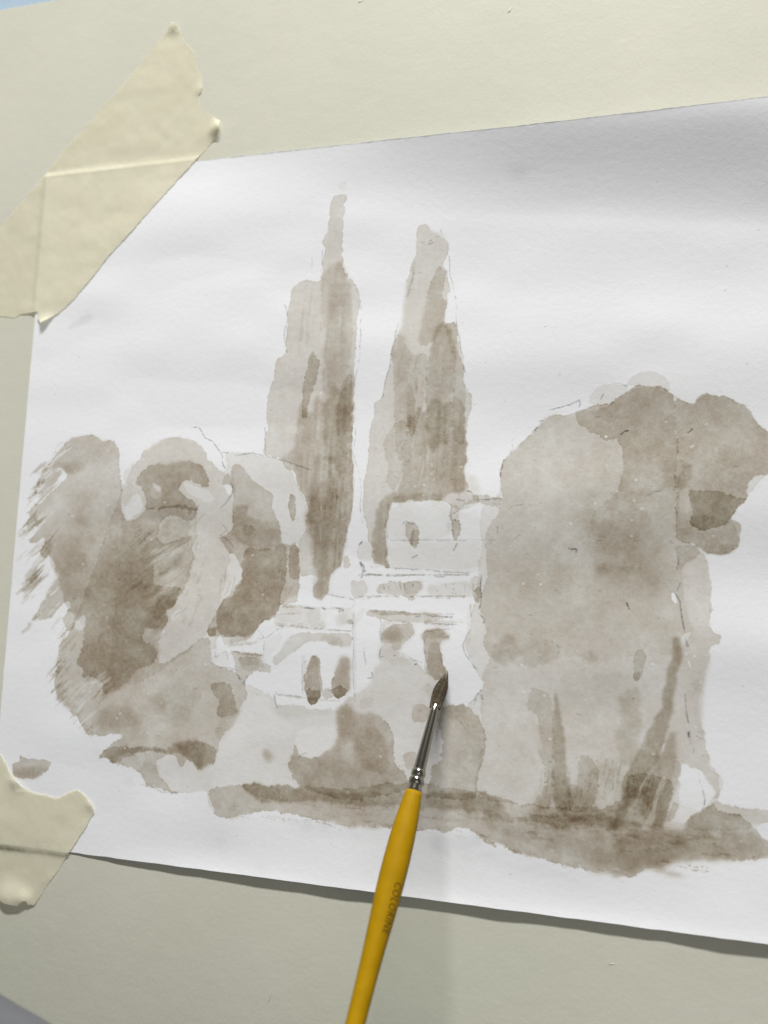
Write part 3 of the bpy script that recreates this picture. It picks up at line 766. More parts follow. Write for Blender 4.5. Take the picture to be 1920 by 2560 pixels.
pencil('D 1170,1190 1200,1290 1220,1330', .5, 1, .3)
pencil('D 620,910 700,910 780,930 815,1010 870,1060', .4, 1.1, .35)
pencil('D 870,1080 900,1000', .45, 1.2, .35)
pencil('D 570,690 560,800 680,740 700,850', .3, 1, .42)
pencil('D 1010,520 1070,600 1000,610', .4, 1, .42)
pencil('D 1500,290 1590,300', .6, 1.6, .35)
pencil('D 1270,680 1380,570', .25, 1, .4)
pencil('K 640,310 690,360 710,460 720,600', .5, 1.4, .40)
pencil('K 740,740 720,815', .4, 1.1, .4)
pencil('K 710,860 750,930 770,1060 790,1180 800,1300 820,1390', .5, 1.5, .42)
pencil('M 800,230 800,330 820,500 830,540', .45, 1.1, .42)
pencil('M 830,630 845,670', .85, 2, .05)
pencil('M 850,690 880,800 870,880', .25, 1, .4)
pencil('M 920,1060 950,1160 990,1300 1000,1380', .5, 1.2, .38)
pencil('J 420,1490 470,1450 530,1440', .55, 1.1, .25)
pencil('J 130,850 160,830 200,820', .8, 1.5, .05)
pencil('J 820,840 860,805', .75, 1.4, .05)
pencil('J 690,1620 720,1659 K 720,50', .5, 1.3, .3)
pencil('H 720,600 830,580 940,545 1040,500 1050,540 1030,570', .5, 1.2, .38)
pencil('H 610,720 640,710', .6, 1.5, .2)
pencil('H 560,810 590,790', .6, 1.6, .2)
pencil('H 450,930 350,1010 320,940 370,880', .25, 1, .45)
pencil('H 240,1120 215,1250 210,1300', .5, 1.4, .38)
pencil('H 1280,440 1260,490', .5, 1.4, .3)
pencil('H 0,1528 100,1530 220,1520 210,1540', .5, 1.2, .25)
pencil('H 300,1610 360,1590 440,1580', .4, 1, .3)
pencil('H 1160,680 1240,670 1290,710 1350,670', .3, 1, .35)
pencil('J 30,320 190,350', .35, 1, .35)
pencil('I 180,160 180,220', .4, 1.2, .35)
pencil('I 930,380 1000,390 990,415', .6, 1.4, .2)
pencil('I 340,300 400,240', .35, 1, .4)
pencil('I 0,640 20,900 0,1000', .5, 1.5, .4)
pencil('I 0,1060 40,1110 40,1160', .45, 1.2, .35)
pencil('I 740,1350 810,1400 800,1460', .4, 1.4, .38)
pencil('I 1520,945 1535,1010', .7, 1.2, .1)
pencil('O 270,390 350,350', .3, 1, .3)
pencil('O 1390,150 1420,200', .25, 1, .3)
pencil('O 200,830 400,830 560,900', .2, 2.2, .45)
pencil('N 500,540 600,560 680,600 820,605', .3, 1, .3)
pencil('A 310,570 380,520', .3, 1.3, .3)
# --- loose specks and the dark fleck beside the house
for x, y, r, k in ((1204, 1741, 1.8, .85), (1205, 1747, 1.5, .8)):
    speck(x, y, r, k, 'G')
for cr_, l in (('I', '415,825 785,815 575,1050 990,410 1010,540 1215,1240 955,1150 465,270 570,165 300,615 705,655 1600,300 1070,150 800,440'),
               ('J', '135,765 180,1100 1055,1220 40,665 190,680 1290,720 455,1395'),
               ('H', '825,235 1460,765 1520,680 1510,1100 1600,1105 660,985 790,1590 570,940'),
               ('L', '200,770 1205,925 1460,970 1360,1405 1585,280 755,345 15,250'),
               ('M', '255,280 130,960 280,1480 30,1405'),
               ('D', '435,625 265,745 130,1105 175,935 25,1365'),
               ('A', '925,1155 800,300 1590,590 825,500 1630,1465'),
               ('C', '110,930 775,680 1325,150 375,1612 230,465 730,660 1480,100'),
               ('E', '490,1010 490,1460 1105,695 1110,1265 1170,1145 75,1110 510,1290 760,1575'),
               ('F', '605,965 770,575 740,375 865,390 120,205'),
               ('O', '780,830 530,780 590,780 340,830 800,240'),
               ('T3', '1140,965 940,1180 545,1165')):
    for x, y in pts(cr_ + ' ' + l):
        speck(x, y, random.uniform(.7, 1.3), random.uniform(.3, .75), 'G')
for _ in range(420):
    x = random.uniform(60, 1920); y = random.uniform(480, 2200)
    c = canvas([(x, y)])[0].astype(int)
    if 0 <= c[0] < CW and 0 <= c[1] < CH:
        wet = DEN[c[1], c[0]] > .1
        if wet or random.random() < .25:
            a_ = random.uniform(-.5, .6); L_ = random.uniform(0, 7) * (1.3 if wet else .6)
            p = np.array([c, c + np.array([math.cos(a_), math.sin(a_)]) * L_], float)
            pencil(p, random.uniform(.12, .38), random.uniform(.6, 1.1), .1)
for _ in range(150):
    x = random.uniform(60, 1900); y = random.uniform(900, 2150)
    c = canvas([(x, y)])[0]
    xi, yi = int(c[0]), int(c[1])
    if 6 < xi < CW - 6 and 6 < yi < CH - 6 and DEN[yi, xi] > .2:
        DEN[yi - 2:yi + 2, xi - 2:xi + 3] *= random.uniform(.4, .8)
ye = np.array([paper_xy(i / (CW - 1), 1)[1] for i in range(0, CW, 7)]) * RES
ye = np.interp(np.arange(CW), np.arange(0, CW, 7), ye)
sl = slice(CH - 130, CH)
dd = ye[None, :] - _yy[sl]
edge_ = np.exp(-(np.maximum(dd, 0) / (1.5 + 1.6 * n20[sl])) ** 2) * np.clip(.25 + .7 * n8[sl] + .4 * (n60[sl] - .3), 0, 1)
GRA[sl] = np.maximum(GRA[sl], .8 * edge_)
# smudges of dirty water on the bare paper, and a painted brush shadow
r = cover('T4 420,490 460,440 560,370 610,380 590,420 500,460', 3, 6)
GRA[r[2], r[3]] = np.maximum(GRA[r[2], r[3]], .13 * r[0])
for s_, k in (('N 1130,930 1220,940 1200,1050 1130,1040', .07), ('N 1480,1190 1560,1180 1540,1270 1490,1260', .08),
              ('Z 1090,360 1130,355 1150,380 1110,392', .10), ('B 130,1500 160,1480 150,1580 110,1640', .08),
              ('O 200,800 430,850 560,900 850,920 850,960 400,930 240,860', .15),
              ('O 1100,930 1500,920 1600,1000 1300,1080 1120,1010', .14),  # soft shadow of the brush, painted in as a grey patch
              ('W 300,120 500,200 700,250 500,300 200,200 0,120 0,60', .08),
              ('B 30,1280 200,1120 220,1180 60,1340', .05), ('T4 230,620 330,590 300,650 220,670', .05)):
    rr = cover(s_, 8, 7)
    cc = rr[0] * (.6 + .8 * n20[rr[2], rr[3]])
    GRA[rr[2], rr[3]] = np.maximum(GRA[rr[2], rr[3]], k * cc)
# feathered dry-brush strokes
def feather(p0, p1, n, ang, ln, wd, d, jx=6):
    for _ in range(n):
        t_ = random.random()
        x = p0[0] + (p1[0] - p0[0]) * t_ + random.gauss(0, jx); y = p0[1] + (p1[1] - p0[1]) * t_ + random.gauss(0, jx)
        a_ = math.radians(ang + random.gauss(0, 5)); L_ = ln * random.uniform(.4, 1.2); w_ = wd * random.uniform(.4, 1.1)
        dx, dy = math.cos(a_), -math.sin(a_)
        q = [(x + dx * L_ * k - dy * w_ * m_, y + dy * L_ * k + dx * w_ * m_) for k, m_ in ((-.5, 0), (-.2, 1), (.3, 1.1), (.5, .4), (.5, -.4), (.1, -1), (-.3, -.7))]
        wash('X ' + ' '.join('%.1f,%.1f' % v_ for v_ in q), d * random.uniform(.35, 1), rough=.9, soft=1, edge=0)


feather((95, 1190), (165, 1110), 16, 40, 46, 2.2, .22)
feather((70, 1260), (100, 1200), 14, 47, 50, 2.4, .28)
feather((55, 1330), (105, 1300), 16, 46, 60, 2.6, .26)
feather((50, 1400), (120, 1360), 16, 46, 60, 2.6, .13)
feather((60, 1480), (110, 1420), 14, 44, 70, 3, .12)
feather((60, 1570), (110, 1520), 6, 45, 60, 2.2, .16)
feather((150, 1640), (150, 1760), 26, 47, 44, 2.6, .16)
feather((160, 1750), (230, 1840), 20, 47, 40, 2.4, .14)
feather((225, 1700), (260, 1750), 16, 47, 60, 3, .14, 14)
feather((340, 1330), (420, 1420), 22, 38, 60, 4, .14, 16)
feather((330, 1460), (440, 1540), 18, 36, 60, 4, .12, 14)
feather((560, 1420), (590, 1560), 10, 80, 50, 3, .12, 8)
feather((700, 1420), (720, 1480), 10, 85, 40, 2.5, .2, 6)
feather((820, 1180), (850, 1400), 26, 88, 70, 2.6, .13, 14)
feather((1000, 1100), (1150, 1240), 26, 86, 60, 3, .10, 22)
feather((1020, 880), (1060, 1020), 12, 84, 70, 3, .09, 14)
feather((760, 760), (800, 960), 14, 88, 80, 3, .08, 16)
feather((1650, 2160), (1760, 2175), 14, -8, 60, 1.8, .24, 5)
feather((560, 2010), (700, 2050), 14, -7, 70, 1.8, .12, 7)
feather((1750, 2130), (1900, 2150), 12, -3, 50, 2, .14, 6)
feather((1330, 1960), (1480, 1980), 20, 85, 70, 3.2, .13, 16)
feather((1530, 1960), (1640, 1990), 22, 65, 90, 3.5, .14, 18)
feather((700, 2010), (1500, 2060), 60, -4, 90, 3, .10, 14)
feather((1300, 2060), (1800, 2110), 60, -6, 70, 4, .13, 20)
feather((1120, 2075), (1330, 2140), 26, -12, 50, 2, .18, 5)
feather((1380, 2155), (1560, 2195), 22, -14, 50, 2, .18, 5)
feather((600, 2045), (1080, 2075), 34, -4, 60, 1.8, .14, 4)
feather((70, 1470), (130, 1330), 14, 46, 90, 4.5, .16, 6)
feather((150, 1560), (165, 1620), 10, 47, 60, 4, .2, 6)
feather((130, 1660), (150, 1740), 14, 47, 60, 4, .18, 6)
# faint drawing and shading of the villa
CROP['Y'] = (500, 1125, 2.212)
for q, d_ in (('430,848 560,862 680,872 840,876 840,890 560,878 430,862', .10), ('418,905 555,902 555,910 418,914', .16),
              ('410,968 600,985 840,1000 840,1008 600,995 410,978', .12), ('846,830 860,830 862,1400 848,1400', .045),
              ('1055,300 1345,285 1390,320 1380,500 1050,500 1030,440', .035), ('1040,500 1640,495 1600,660 1100,655 1020,600', .03),
              ('870,688 1500,688 1500,696 870,698', .16), ('870,806 1490,806 1490,814 870,816', .10),
              ('1500,690 1550,700 1545,840 1505,830', .14), ('880,880 920,880 900,920 840,1000 840,960', .05),
              ('430,855 560,865 560,960 425,955', .06), ('590,880 700,885 700,990 600,980', .05), ('760,880 850,890 850,960 770,970', .07),
              ('150,1075 330,1055 330,1068 160,1090', .14), ('170,1110 345,1130 345,1145 200,1130', .24), ('80,1040 100,1060 95,1180 60,1170', .05),
              ('210,1140 330,1150 340,1200 260,1230 215,1190', .12), ('345,1070 440,1010 450,1050 380,1150 345,1200', .04),
              ('560,1130 590,1140 575,1330 565,1350', .07), ('880,1380 960,1360 960,1420 880,1440', .05),
              ('430,1350 560,1365 780,1385 780,1396 560,1378 430,1362', .12), ('1000,960 1030,940 1180,950 1180,965 1030,960 1010,1000', .08),
              ('1240,940 1470,950 1470,960 1240,955', .10), ('1480,850 1500,840 1500,960 1490,1090 1470,1080', .05),
              ('985,900 1400,905 1400,915 985,912', .14), ('1040,1160 1120,1150 1180,1180 1120,1200 1040,1190', .06)):
    wash('Y ' + q, d_, rough=1.1, soft=1.1, edge=.3, tex=.5)
for q in ('430,850 560,863 840,878', '420,970 840,1003', '870,690 1500,690', '875,812 1490,808', '940,645 1100,655 1500,680', '1050,500 1640,498',
          '350,1050 345,1200', '560,1130 570,1350', '845,860 850,1380', '1000,940 1000,1170', '1495,690 1500,960', '1240,1000 1250,1240',
          '330,1060 440,985 560,960', '1390,300 1400,500', '1045,300 1030,440 1040,500', '415,1330 415,1400', '700,1330 780,1340'):
    pencil('Y ' + q, .30, 1.0, .44)
def feather_lift(p0, p1, n, ang, ln, wd, k, jx=8):
    for _ in range(n):
        t_ = random.random()
        x = p0[0] + (p1[0] - p0[0]) * t_ + random.gauss(0, jx); y = p0[1] + (p1[1] - p0[1]) * t_ + random.gauss(0, jx)
        a_ = math.radians(ang + random.gauss(0, 5)); L_ = ln * random.uniform(.4, 1.2); w_ = wd * random.uniform(.4, 1.1)
        dx, dy = math.cos(a_), -math.sin(a_)
        q = [(x + dx * L_ * u_ - dy * w_ * m_, y + dy * L_ * u_ + dx * w_ * m_) for u_, m_ in ((-.5, 0), (-.2, 1), (.3, 1.1), (.5, .4), (.5, -.4), (.1, -1), (-.3, -.7))]
        lift_out('X ' + ' '.join('%.1f,%.1f' % v_ for v_ in q), k * random.uniform(.4, 1), rough=.9, soft=1)


feather_lift((95, 1200), (160, 1120), 18, 40, 50, 2.4, .55)
feather_lift((70, 1330), (120, 1290), 12, 46, 50, 3, .7)
feather_lift((110, 1400), (150, 1540), 12, 46, 40, 2.5, .6)
feather_lift((160, 1700), (230, 1820), 22, 46, 50, 3, .35)
feather_lift((200, 1720), (270, 1700), 8, 46, 40, 4, .45)
feather_lift((380, 1400), (440, 1340), 14, 30, 60, 5, .30, 14)
feather_lift((400, 1480), (450, 1440), 12, 32, 60, 5, .28, 12)
feather_lift((360, 1600), (430, 1560), 8, 40, 50, 4, .2, 14)
feather_lift((1500, 2180), (1700, 2170), 20, -6, 50, 1.6, .5, 5)
feather((480, 1250), (470, 1560), 40, 62, 46, 4, .10, 12)
feather((1480, 1950), (1680, 1960), 24, 78, 80, 3, .12, 20)
feather((880, 1160), (870, 1380), 10, 88, 60, 2, .10, 6)
feather_lift((770, 1120), (850, 1420), 16, 88, 60, 2.2, .22, 14)
feather_lift((1050, 1150), (1080, 1260), 8, 86, 60, 3, .22, 12)
#PAINT_END
np.clip(DEN, 0, 3, out=DEN)
DEN *= 1.10
DEN *= 1 + .10 * (n3 - .5) + .08 * (n8 - .5)

img = bpy.data.images.new('wash_layers', CW, CH, alpha=False, float_buffer=True, is_data=True)
buf = np.ones((CH, CW, 4), np.float32)
buf[..., 0] = np.clip(DEN / 2.0, 0, 1)
buf[..., 1] = np.clip(GRA, 0, 1)
buf[..., 2] = .5 * n20 + .5 * n60
img.pixels.foreach_set(buf.ravel())
img.update()
img.pack()

M_paper, nt, b = nodes('painted_watercolour_paper')
uv = N(nt, 'ShaderNodeUVMap'); uv.uv_map = 'UVMap'
it = N(nt, 'ShaderNodeTexImage'); it.image = img; it.interpolation = 'Linear'; it.extension = 'EXTEND'
nt.links.new(uv.outputs[0], it.inputs[0])
sp = N(nt, 'ShaderNodeSeparateColor')
nt.links.new(it.outputs[0], sp.inputs[0])
tc = noise_bump(nt, b, [(600, .15, .0002), (1900, .16, .0001)])
comb = N(nt, 'ShaderNodeCombineColor')
for i, (pc, A_) in enumerate(((0.85, 1.0), (0.866, 1.18), (0.902, 1.50))):
    # hue drifts a little between layers
    hd = N(nt, 'ShaderNodeMath', operation='MULTIPLY_ADD')
    nt.links.new(sp.outputs[2], hd.inputs[0])
    hd.inputs[1].default_value = (-.06, .05, .05)[i] * 2
    hd.inputs[2].default_value = 2.0 * A_ - (-.06, .05, .05)[i]
    ex = N(nt, 'ShaderNodeMath', operation='MULTIPLY')
    nt.links.new(sp.outputs[0], ex.inputs[0]); nt.links.new(hd.outputs[0], ex.inputs[1])
    pw = N(nt, 'ShaderNodeMath', operation='POWER')
    pw.inputs[0].default_value = math.exp(-1)
    nt.links.new(ex.outputs[0], pw.inputs[1])
    gm = N(nt, 'ShaderNodeMath', operation='MULTIPLY_ADD')
    nt.links.new(sp.outputs[1], gm.inputs[0])
    gm.inputs[1].default_value = -(0.80, .79, .77)[i] * pc
    gm.inputs[2].default_value = pc
    mu = N(nt, 'ShaderNodeMath', operation='MULTIPLY')
    nt.links.new(pw.outputs[0], mu.inputs[0]); nt.links.new(gm.outputs[0], mu.inputs[1])
    nt.links.new(mu.outputs[0], comb.inputs[i])
nt.links.new(comb.outputs[0], b.inputs['Base Color'])
b.inputs['Roughness'].default_value = .85
b.inputs['Specular IOR Level'].default_value = .2

# ------------------------------------------------------------------ paper sheet
NX, NY = 300, 220
verts, uvs = [], []
for j in range(NY + 1):
    v = j / NY
    for i in range(NX + 1):
        u = i / NX
        x, y = paper_xy(u, v)
        # hand-cut edges wander a hair
        if i == 0: x += .00012 * (float(vn(np.float64(v * 60), 0., 9)) - .5)
        if j in (0, NY): y += .00016 * (float(vn(np.float64(u * 90), 1., 9)) - .5)
        verts.append((x, y, float(paper_h(x, y))))
        uvs.append((x / PW, y / PH))
faces = []
for j in range(NY):
    for i in range(NX):
        a = j * (NX + 1) + i
        faces.append((a, a + 1, a + NX + 2, a + NX + 1))
sheet = mesh_obj('watercolour_painting', verts, faces, M_paper)
me = sheet.data
ul = me.uv_layers.new(name='UVMap')
li = np.zeros(len(me.loops), np.int32)
me.loops.foreach_get('vertex_index', li)
ul.data.foreach_set('uv', np.array(uvs, np.float32)[li].ravel())
sd = sheet.modifiers.new('thickness', 'SOLIDIFY')
sd.thickness = .00018
sd.offset = -1
M_edge = mottled('darkened_paper_edge', (0.10, 0.10, 0.11), (0.30, 0.30, 0.31), 900, .9, [(2000, .1, .0001)])  # rim coloured dark to offset the strong light its wall catches
sheet.data.materials.append(M_edge)
sd.material_offset_rim = 1
es = sheet.modifiers.new('edges', 'EDGE_SPLIT'); es.split_angle = math.radians(50)
tag(sheet, 'white sheet with brown wash painting of cypresses and a villa, taped to the cream board', 'painting')

# ------------------------------------------------------------------ board and table
bc = at(0, 18, 0); be = at(100, 0, 0)
edge_y = float(bc.y)
sl_ = (be.y - bc.y) / (be.x - bc.x)
BW0, BW1, BY0, BT = -.16, .52, -.16, .018
bm = bmesh.new()
cor = [(BW0, BY0), (BW1, BY0), (BW1, edge_y + sl_ * (BW1 - bc.x)), (BW0, edge_y + sl_ * (BW0 - bc.x))]
tv = [bm.verts.new((x, y, 0)) for x, y in cor]
bv = [bm.verts.new((x, y, -BT)) for x, y in cor]
bm.faces.new(tv); bm.faces.new(bv[::-1])
for i in range(4):
    bm.faces.new((tv[i], bv[i], bv[(i + 1) % 4], tv[(i + 1) % 4]))
bmesh.ops.bevel(bm, geom=[e for e in bm.edges], offset=.0012, segments=3, affect='EDGES')
me = bpy.data.meshes.new('drawing_board')
bm.to_mesh(me); bm.free()
board = bpy.data.objects.new('drawing_board', me)
COL.objects.link(board); me.materials.append(M_board)
tag(board, 'flat cream painted board that the painting is taped to', 'drawing board')
t = mesh_obj('table', [(-3, -3, -BT - .0005), (3, -3, -BT - .0005), (3, 3, -BT - .0005), (-3, 3, -BT - .0005)], [(0, 1, 2, 3)], M_table, smooth=False)
tag(t, kind='structure')

# scratches and chips on the board are tiny raised flecks of paint
def fleck(px, py, ln, wd, ang, hgt=.00018):
    p = at(px, py, 0)
    d = Vector((math.cos(ang), math.sin(ang), 0)); n = Vector((-d.y, d.x, 0))
    vs, fs = [], []
    k = 6
    for i in range(k + 1):
        t_ = i / k - .5
        ww = wd * math.cos(t_ * math.pi) + wd * .08
        c = p + d * (ln * t_) + n * (wd * .5 * math.sin(i * 2.1))
        vs += [c - n * ww, c + Vector((0, 0, hgt * math.cos(t_ * math.pi) + .00003)), c + n * ww]
    for i in range(k):
        a = i * 3
        fs += [(a, a + 3, a + 4, a + 1), (a + 1, a + 4, a + 5, a + 2)]
    return vs, fs


vs, fs = [], []
for a_ in ((675, 2490, .0048, .00014, 1.3, .00010), (1529, 2410, .0016, .00008, .1, .00006), (1275, 25, .0025, .0003, .9, .0001), (902, 3, .002, .0003, .3, .0001)):
    v_, f_ = fleck(*a_)
    o_ = len(vs)
    vs += v_; fs += [tuple(i + o_ for i in f) for f in f_]
fk = mesh_obj('paint_flecks', vs, fs, M_board, board)
fk['kind'] = 'stuff'

# ------------------------------------------------------------------ masking tape
def tape_surface(x, y):
    """board or sheet height with the tape bridging the step"""
    acc = 0
    for dx, dy in ((0, 0), (.0014, 0), (-.0014, 0), (0, .0014), (0, -.0014), (.0022, .002), (-.0022, .002), (.0022, -.002), (-.0022, -.002)):
        X, Y = x + dx, y + dy
        if 0.0 <= X <= PW and 0.0 <= Y <= PH:
            acc += float(paper_h(X, Y)) + .0001
    base = acc / 9
    m_ = .0009
    if -m_ <= x <= PW and -m_ <= y <= PH + m_:
        base = max(base, float(paper_h(max(x, 0), min(max(y, 0), PH))) + .00012)
    return base


def make_tape(name, outline, curls, label, seed, wr=1.0):
    P = [at(px, py, .0006) for px, py in outline]
    poly = []
    for i, p in enumerate(P):
        q = P[(i + 1) % len(P)]
        L = (q - p).length
        n = max(1, int(L / .0006))
        nn = Vector((-(q - p).y, (q - p).x, 0))
        if nn.length > 0: nn.normalize()
        for k in range(n):
            c = p.lerp(q, k / n)
            amp = .00004 if L > .012 else .00016
            j = (float(vn(np.float64(c.x * 1200), np.float64(c.y * 1200), seed)) - .5) * 2 * amp
            poly.append((c.x + nn.x * j, c.y + nn.y * j))
    vin = [Vector(p) for p in poly]
    nb = len(vin)
    xs = [p[0] for p in poly]; ys = [p[1] for p in poly]
    g = .0007
    pa = np.array(poly)
    x = min(xs)
    while x < max(xs):
        y = min(ys)
        while y < max(ys):
            vin.append(Vector((x + random.uniform(-.1, .1) * g, y + random.uniform(-.1, .1) * g)))
            y += g
        x += g
    # keep grid points that fall inside
    X = np.array([v.x for v in vin[nb:]]); Y = np.array([v.y for v in vin[nb:]])
    ins = np.zeros(len(X), bool)
    pb = np.roll(pa, -1, 0)
    for (ax, ay), (bx, by) in zip(pa, pb):
        if ay == by: continue
        cr_ = ((ay > Y) != (by > Y)) & (X < (bx - ax) * (Y - ay) / (by - ay) + ax)
        ins ^= cr_
    inner = [v for v, k in zip(vin[nb:], ins) if k]
    vin = vin[:nb] + inner
    edges = [(i, (i + 1) % nb) for i in range(nb)]
    ov, oe, of, _, _, _ = delaunay_2d_cdt(vin, edges, [], 1, 1e-7)
    V = []
    for v in ov:
        z = tape_surface(v.x, v.y) + .00005
        z += wr * .00010 * (float(vn(np.float64(v.x * 260), np.float64(v.y * 260), seed)) - .3)
        z += wr * .00004 * (float(vn(np.float64(v.x * 700), np.float64(v.y * 500), seed + 1)) - .3)
        for (cx, cy, rr, hh) in curls:
            c = at(cx, cy, .0006)
            d2 = ((v.x - c.x) ** 2 + (v.y - c.y) ** 2) / (rr * rr)
            z += hh * math.exp(-d2)
        V.append((v.x, v.y, z))
    fs = []
    for f in of:
        a, b_, c = [Vector(V[i]) for i in f[:3]]
        fs.append(tuple(f) if (b_ - a).cross(c - a).z > 0 else tuple(reversed(f)))
    o = mesh_obj(name, V, fs, M_tape)
    s_ = o.modifiers.new('thickness', 'SOLIDIFY')
    s_.thickness = .00005; s_.offset = -1
    es = o.modifiers.new('edges', 'EDGE_SPLIT'); es.split_angle = math.radians(60)
    tag(o, label, 'tape')
    return o


t1 = pts('T1 1120,142 1148,168 1180,250 1225,300 1260,345 1262,430 1300,480 1306,560 1298,590 1280,612 1292,690 1340,728 1400,768 1428,785 1420,850 1380,905 1250,1050 1100,1215 950,1385 830,1520 700,1659 '
         'T4 600,130 470,285 400,348 340,390 272,440 262,425 243,405 242,358 210,362 130,375 80,398 0,385 -160,380')
t1 += pts('T1 -200,1680 -100,1570 0,1470 100,1345 220,1210 290,1120 392,990 560,800 730,612 880,440 985,300 1060,215')
make_tape('masking_tape', t1, [(549, 318, .0030, .0013), (112, 820, .0030, .0015), (434, 60, .0024, .0008), (498, 222, .0020, .0003), (70, 775, .003, .0002)],
          'wide cream masking tape strip across the upper left corner of the painting', 3)
t2 = pts('Q -160,150 0,235 25,270 60,340 110,440 160,490 220,560 290,605 380,640 470,655 520,670 580,687 640,660 700,630 800,598 860,650 905,690 935,730 960,772 978,815 920,920 860,1020 790,1130 720,1240 '
         '650,1345 590,1440 500,1560 420,1690 340,1800 285,1790 280,1765 262,1745 225,1760 185,1805 120,1795 60,1778 0,1745 -60,1735 -160,1700')
make_tape('masking_tape', t2, [(20, 2250, .0045, .0010), (60, 2250, .0026, .0006), (44, 1950, .0026, .0008), (228, 2012, .002, .0003)],
          'torn end of cream masking tape holding the lower left edge of the painting', 8)

# ------------------------------------------------------------------ brush
PA = at(1089, 1764, .0040)        # mouth of the ferrule
PB = at(888, 2560, .042)
axis = (PB - PA).normalized()
side = axis.cross(Vector((0, 0, 1))).normalized()
up_ = side.cross(axis).normalized()
if up_.z < 0: up_ = -up_; side = -side


def axial(px, py):
    """distance along the brush axis of the point seen at px,py"""
    d = ray(px, py)
    w0 = CAM_POS - PA
    a = d.dot(d); b_ = d.dot(axis); e = d.dot(w0); f = axis.dot(w0)
    return (a * f - b_ * e) / (a - b_ * b_) if True else 0


def rad(s, px):
    p = PA + axis * s
    return px / 2 / F_PX * (-(p - CAM_POS).dot(BACK))


def lathe(name, prof, mat, parent, n=40, flat=None, cap=True):
    V, Fc = [], []
    for s, r in prof:
        for k in range(n):
            a = 2 * math.pi * k / n
            V.append(PA + axis * s + side * (math.cos(a) * r) + up_ * (math.sin(a) * r * (flat(s) if flat else 1)))
    m = len(prof)
    for i in range(m - 1):
        for k in range(n):
            a = i * n + k; b_ = i * n + (k + 1) % n
            Fc.append((a, b_, b_ + n, a + n))
    if cap:
        Fc.append(tuple(range(n))[::-1])
        Fc.append(tuple(range((m - 1) * n, m * n)))
    o = mesh_obj(name, V, Fc, mat, parent)
    bm = bmesh.new(); bm.from_mesh(o.data)
    bmesh.ops.recalc_face_normals(bm, faces=bm.faces)
    bm.to_mesh(o.data); bm.free()
    return o


brush = empty('paintbrush', PA)
tag(brush, 'yellow handled round paintbrush with metal ferrule touching the painted villa', 'paintbrush')
sA = 0.0
s_r1 = axial(1043.5, 1933); s_r2 = axial(1037, 1953); s_h = axial(1034, 1972)
fer = [(-.0002, rad(0, 19.5)), (0, rad(0, 21))]
for k in range(1, 9):
    s = s_r1 * .93 * k / 8
    fer.append((s, rad(s, 21 + 9.5 * k / 8)))


def bump(s0, hw, w0, wpk):
    return [(s0 + hw * math.sin(t_ * math.pi / 2), rad(s0, w0 + (wpk - w0) * math.cos(t_ * math.pi / 2))) for t_ in [-1 + .125 * q for q in range(17)]]


hw = (s_r2 - s_r1) * .43
fer += [(s_h + .0001, rad(s_h, 36)), (s_h + .0028, rad(s_h, 39.5)), (s_h + .0029, rad(s_h, 37))]
fer_o = lathe('ferrule', [p for p in fer if p[0] < s_r1 - hw * 1.02] + [(s_r1 - hw, rad(s_r1, 30.5))] + [(s_r1, rad(s_r1, 30.5)), (s_r2 + hw, rad(s_r2, 33))] + fer[-3:], M_metal, brush, 56)
lathe('crimp_ring', bump(s_r1, hw, 29.5, 36), M_metal, fer_o, 56)
lathe('crimp_ring', bump(s_r2, hw * 1.05, 32, 39), M_metal, fer_o, 56)
hp = []
for (px, py, wd) in ((1031, 1982, 39), (1029, 1992, 43), (1024, 2020, 49), (1018, 2050, 54), (1011, 2080, 57.5), (1001, 2120, 60.5), (992, 2160, 62.5), (981, 2205, 62.5),
                     (969, 2250, 60.5), (956, 2300, 57), (943, 2350, 53), (930, 2400, 49.5), (912, 2460, 47.5), (896, 2520, 46.5), (885, 2560, 46)):
    s = axial(px, py)
    hp.append((s, rad(s, wd * (1.03 + .05 * min(1, max(0, (py - 1990) / 90))))))
hp = [(hp[0][0] - .0003, hp[0][1] * .96)] + hp
rl = hp[-1][1]; sl2 = hp[-1][0]
for k in range(1, 9):
    hp.append((sl2 + .09 * k / 8, rl * (1 - .55 * k / 8)))
hp.append((sl2 + .0925, rl * .25))
# resample smoothly
SS = np.array([p[0] for p in hp]); RR = np.array([p[1] for p in hp])
s2 = np.linspace(SS[0], SS[-1], 160)
r2 = np.interp(s2, SS, RR)
k_ = np.array([1, 4, 6, 4, 1]) / 16
rs = np.convolve(np.pad(r2, 2, mode='edge'), k_, 'valid')
handle = lathe('handle', list(zip(s2, rs)), M_yellow, brush, 64)

# lettering printed on the handle, reading away from the ferrule
cu = bpy.data.curves.new('lettering', 'FONT')
cu.body = 'COLORINE'
cu.size = 1
cu.space_character = 1.12
cu.align_x = 'LEFT'
cu.resolution_u = 4
to = bpy.data.objects.new('lettering_curve', cu)
COL.objects.link(to)
bpy.context.view_layer.update()
tm = bpy.data.meshes.new_from_object(to.evaluated_get(bpy.context.evaluated_depsgraph_get()))
bm = bmesh.new(); bm.from_mesh(tm)
bmesh.ops.triangulate(bm, faces=bm.faces)
for _ in range(2):
    bmesh.ops.subdivide_edges(bm, edges=[e for e in bm.edges if e.calc_length() > .12], cuts=1)
    bmesh.ops.triangulate(bm, faces=bm.faces)
bm.to_mesh(tm); bm.free()
bpy.data.objects.remove(to)
xs = [v.co.x for v in tm.vertices]; x_min, x_max = min(xs), max(xs)
s0_, s1_ = axial(995, 2213), axial(961, 2338)
V = []
